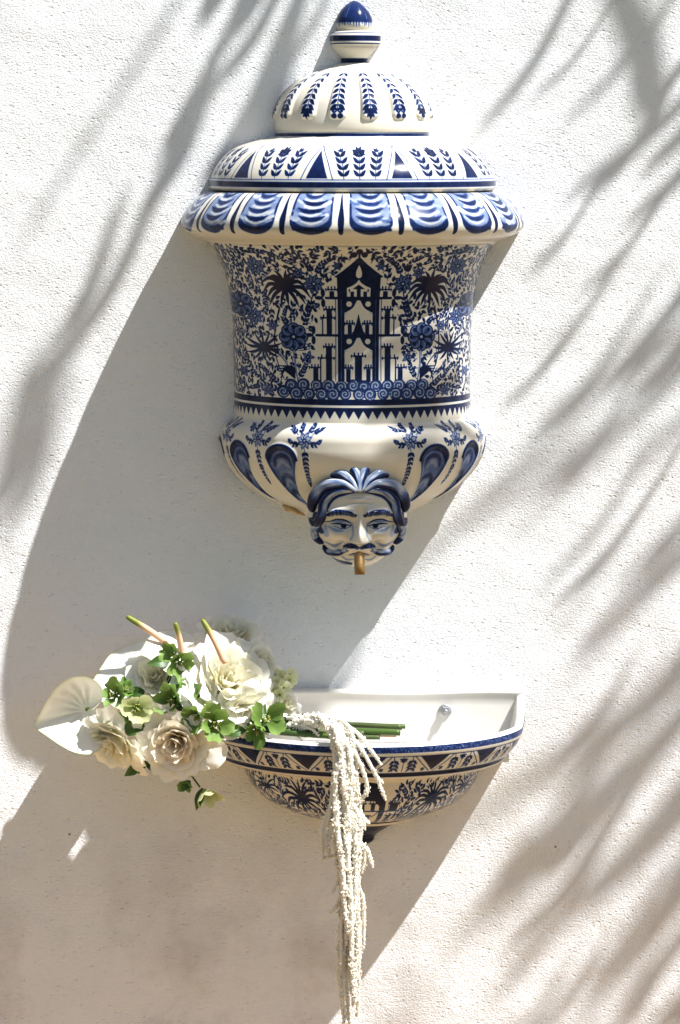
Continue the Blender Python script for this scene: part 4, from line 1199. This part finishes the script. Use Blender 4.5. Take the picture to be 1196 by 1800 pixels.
side = [[(600, 1272, 262), (630, 1290, 296), (652, 1318, 303), (671, 1345, 304)],
        [(598, 1275, 264), (632, 1312, 304), (660, 1362, 306), (678, 1406, 303)],
        [(655, 1350, 307), (664, 1366, 306), (674, 1377, 304)],
        [(596, 1278, 262), (628, 1330, 306), (646, 1388, 305), (632, 1412, 302), (640, 1440, 300)],
        [(600, 1290, 280), (622, 1360, 306), (626, 1420, 302), (650, 1448, 298)], [(632, 1428, 302), (640, 1442, 302), (641, 1458, 300)],
        [(588, 1280, 262), (596, 1330, 304), (590, 1400, 302), (566, 1460, 298), (568, 1510, 296), (592, 1502, 298)],
        [(586, 1282, 262), (590, 1340, 305), (582, 1410, 304), (574, 1470, 300), (580, 1505, 300)],
        [(586, 1280, 262), (600, 1350, 306), (594, 1420, 306), (578, 1478, 305), (572, 1490, 304)],
        [(618, 1420, 306), (634, 1480, 306), (648, 1500, 304), (656, 1525, 302)], [(640, 1488, 306), (642, 1510, 304), (636, 1535, 302)],
        [(606, 1500, 300), (598, 1540, 300), (584, 1570, 300)], [(604, 1560, 298), (594, 1590, 298), (580, 1606, 298)],
        [(612, 1560, 304), (600, 1640, 304), (600, 1714, 302)], [(624, 1540, 304), (640, 1590, 304), (640, 1668, 302)],
        [(628, 1600, 302), (634, 1660, 302), (629, 1706, 302)], [(520, 1285, 200), (545, 1280, 215), (560, 1292, 225)],
        [(505, 1262, 180), (530, 1262, 200), (580, 1262, 240), (606, 1270, 268), (622, 1300, 300), (628, 1350, 303)],
        [(520, 1290, 205), (528, 1300, 215), (532, 1306, 218)]]
for k, p in enumerate(side):
    strand(p, 6.0 if len(p) > 3 else 4.8, 200 + k)

# ================================================================= PALM beside the wall: its fronds throw the soft streaked shadows
def SP(x, y, t):
    return W(x, y, 0) + TO_SUN * t
palm = empty('palm_tree', (2.75, -1.15, gz), 'slender green feather palm with long drooping leaflets standing beside the white wall', 'palm')
crown = Vector((2.75, -1.15, 2.9))
hh = np.linspace(0, 1, 60)
V, F, t, an = tube([(2.75 + .04 * math.sin(q * 4), -1.15 + .03 * math.sin(q * 5), gz + q * (2.9 - gz)) for q in hh], .085 + .02 * np.abs(np.sin(hh * 60)) - .02 * hh, 16, upv=(1, 0, 0))
mesh_obj('trunk', V, F, M_TRUNK, palm)
def strip(P, w, nrm):
    P = np.asarray(P); n = len(P); T = np.gradient(P, axis=0); T /= np.linalg.norm(T, axis=1, keepdims=True)
    Bv = np.cross(T, np.array(nrm)); Bv /= np.linalg.norm(Bv, axis=1, keepdims=True)
    q = np.linspace(0, 1, n); ww = (w * .5 * np.minimum(1, np.sin(PI * np.clip(q * .86 + .12, 0, 1)) ** .7 * 1.05))[:, None]
    ww[-1] *= .1
    nn = np.array(nrm)
    return np.stack([P - Bv * ww, P + nn * ww * .35, P + Bv * ww], 1).reshape(-1, 3)
def frond(rach, leaflets, dist):
    """rach: shadow-side points (x, y, t); leaflets: (x0, y0, x1, y1, width)"""
    pts = [tuple(SP(*p)) for p in rach]
    path = catmull([tuple(crown)] + pts, 50)
    V, F, t, an = tube(path, np.linspace(.014, .003, 50), 8)
    fr = mesh_obj('frond', V, F, M_FROND, palm, origin=crown)
    for (x0, y0, x1, y1, w, dt) in leaflets:
        tt = dist + dt
        mx, my = (x0 + x1) / 2 + (y1 - y0) * .06, (y0 + y1) / 2 + 10
        P = catmull([tuple(SP(x0, y0, tt)), tuple(SP(mx, my, tt + .03)), tuple(SP(x1, y1, tt - .03))], 12)
        mesh_obj('leaflet', strip(P, w * S, TO_SUN), grid_faces(12, 3), M_FROND, fr)
top = [(490, -130, 400, 34, 46, .0), (430, -130, 345, 24, 34, .0), (540, -130, 362, 165, 22, .1), (390, 60, 238, 385, 30, .2), (345, 150, 285, 250, 30, .1), (300, 270, 84, 655, 24, .5), (215, 340, 100, 585, 22, .4),
       (540, -40, 345, 335, 40, .2), (520, 60, 410, 285, 34, .2), (602, -100, 512, 92, 12, .1), (1060, -130, 818, 255, 18, .1), (180, 520, 20, 700, 30, .9)]
frond([(1500, -420, 2.1), (1100, -170, 1.7), (800, -160, 1.55), (500, -130, 1.45), (380, -130, 1.4)], top, 1.35)
right = [(1330, -120, 1120, 200, 16, -.1), (1070, -40, 1165, 230, 30, .0), (1330, 40, 1120, 310, 20, .05), (1310, 60, 985, 352, 17, 0), (1180, 150, 1030, 345, 15, -.1),
         (1330, 130, 1090, 400, 18, .05), (1340, 260, 1040, 700, 18, .1), (1350, 330, 960, 760, 18, .9), (1360, 400, 900, 930, 20, 1.1), (1360, 440, 1000, 720, 16, .6), (1370, 300, 850, 860, 20, 1.0)]
prr = random.Random(4)
for k in range(15):
    x = prr.uniform(900, 1230); y = prr.uniform(-40, 1000); q = prr.uniform(120, 330)
    if x < 960 and y < 300: continue
    right.append((x + q * .60, y - q * .5, x - q * .25, y + q * .55, prr.uniform(7, 13), prr.uniform(-.3, .6)))
frond([(1560, -350, 2.0), (1380, -100, 1.4), (1340, 150, 1.3), (1380, 430, 1.3)], right, 1.25)
low = [(1380, 760, 1000, 1150, 20, .0), (1380, 860, 960, 1420, 22, .1), (1380, 940, 1040, 1330, 26, .1), (1390, 1020, 780, 1660, 40, .7), (1390, 1060, 850, 1540, 28, .6), (1390, 1100, 900, 1700, 30, .7),
       (1390, 1180, 960, 1640, 34, .3), (1390, 1260, 1020, 1760, 30, .3), (1390, 1360, 1090, 1760, 26, .2), (1390, 640, 1060, 1060, 22, .3), (1390, 560, 1090, 820, 18, .3), (1400, 1000, 760, 1480, 26, .7)]
for k in range(34):
    x = prr.uniform(900, 1240); y = prr.uniform(1000, 1790) if k < 12 else prr.uniform(1360, 1800); q = prr.uniform(140, 340)
    if x < 1000 and y < 1350: continue
    low.append((x + q * .60, y - q * .5, x - q * .25, y + q * .55, prr.uniform(9, 17), prr.uniform(-.5, .9)))
frond([(1620, 100, 2.2), (1420, 560, 2.0), (1390, 900, 1.9), (1400, 1360, 1.8)], low, 1.75)
far = [(60, 620, -40, 940, 44, .2), (110, 640, -10, 960, 30, .3), (-60, 300, -200, 900, 40, .2)]
frond([(1500, -520, 2.6), (700, -420, 2.7), (250, 100, 2.6), (40, 420, 2.6)], far, 2.5)
mid = [(620, 980, 240, 1400, 40, .0), (640, 1040, 300, 1400, 34, .1), (660, 1080, 330, 1340, 30, .1), (560, 1000, 190, 1330, 30, .0), (600, 1200, 215, 1530, 34, .0), (640, 1160, 360, 1420, 26, .1), (520, 1320, 240, 1600, 22, .0), (380, 1430, 110, 1690, 34, .0), (350, 1480, 150, 1760, 34, .0), (420, 1520, 190, 1730, 26, .0)]
frond([(1640, 0, 2.3), (1150, 700, 2.2), (800, 930, 2.1), (640, 1080, 2.05), (600, 1220, 2.0)], mid, 2.0)
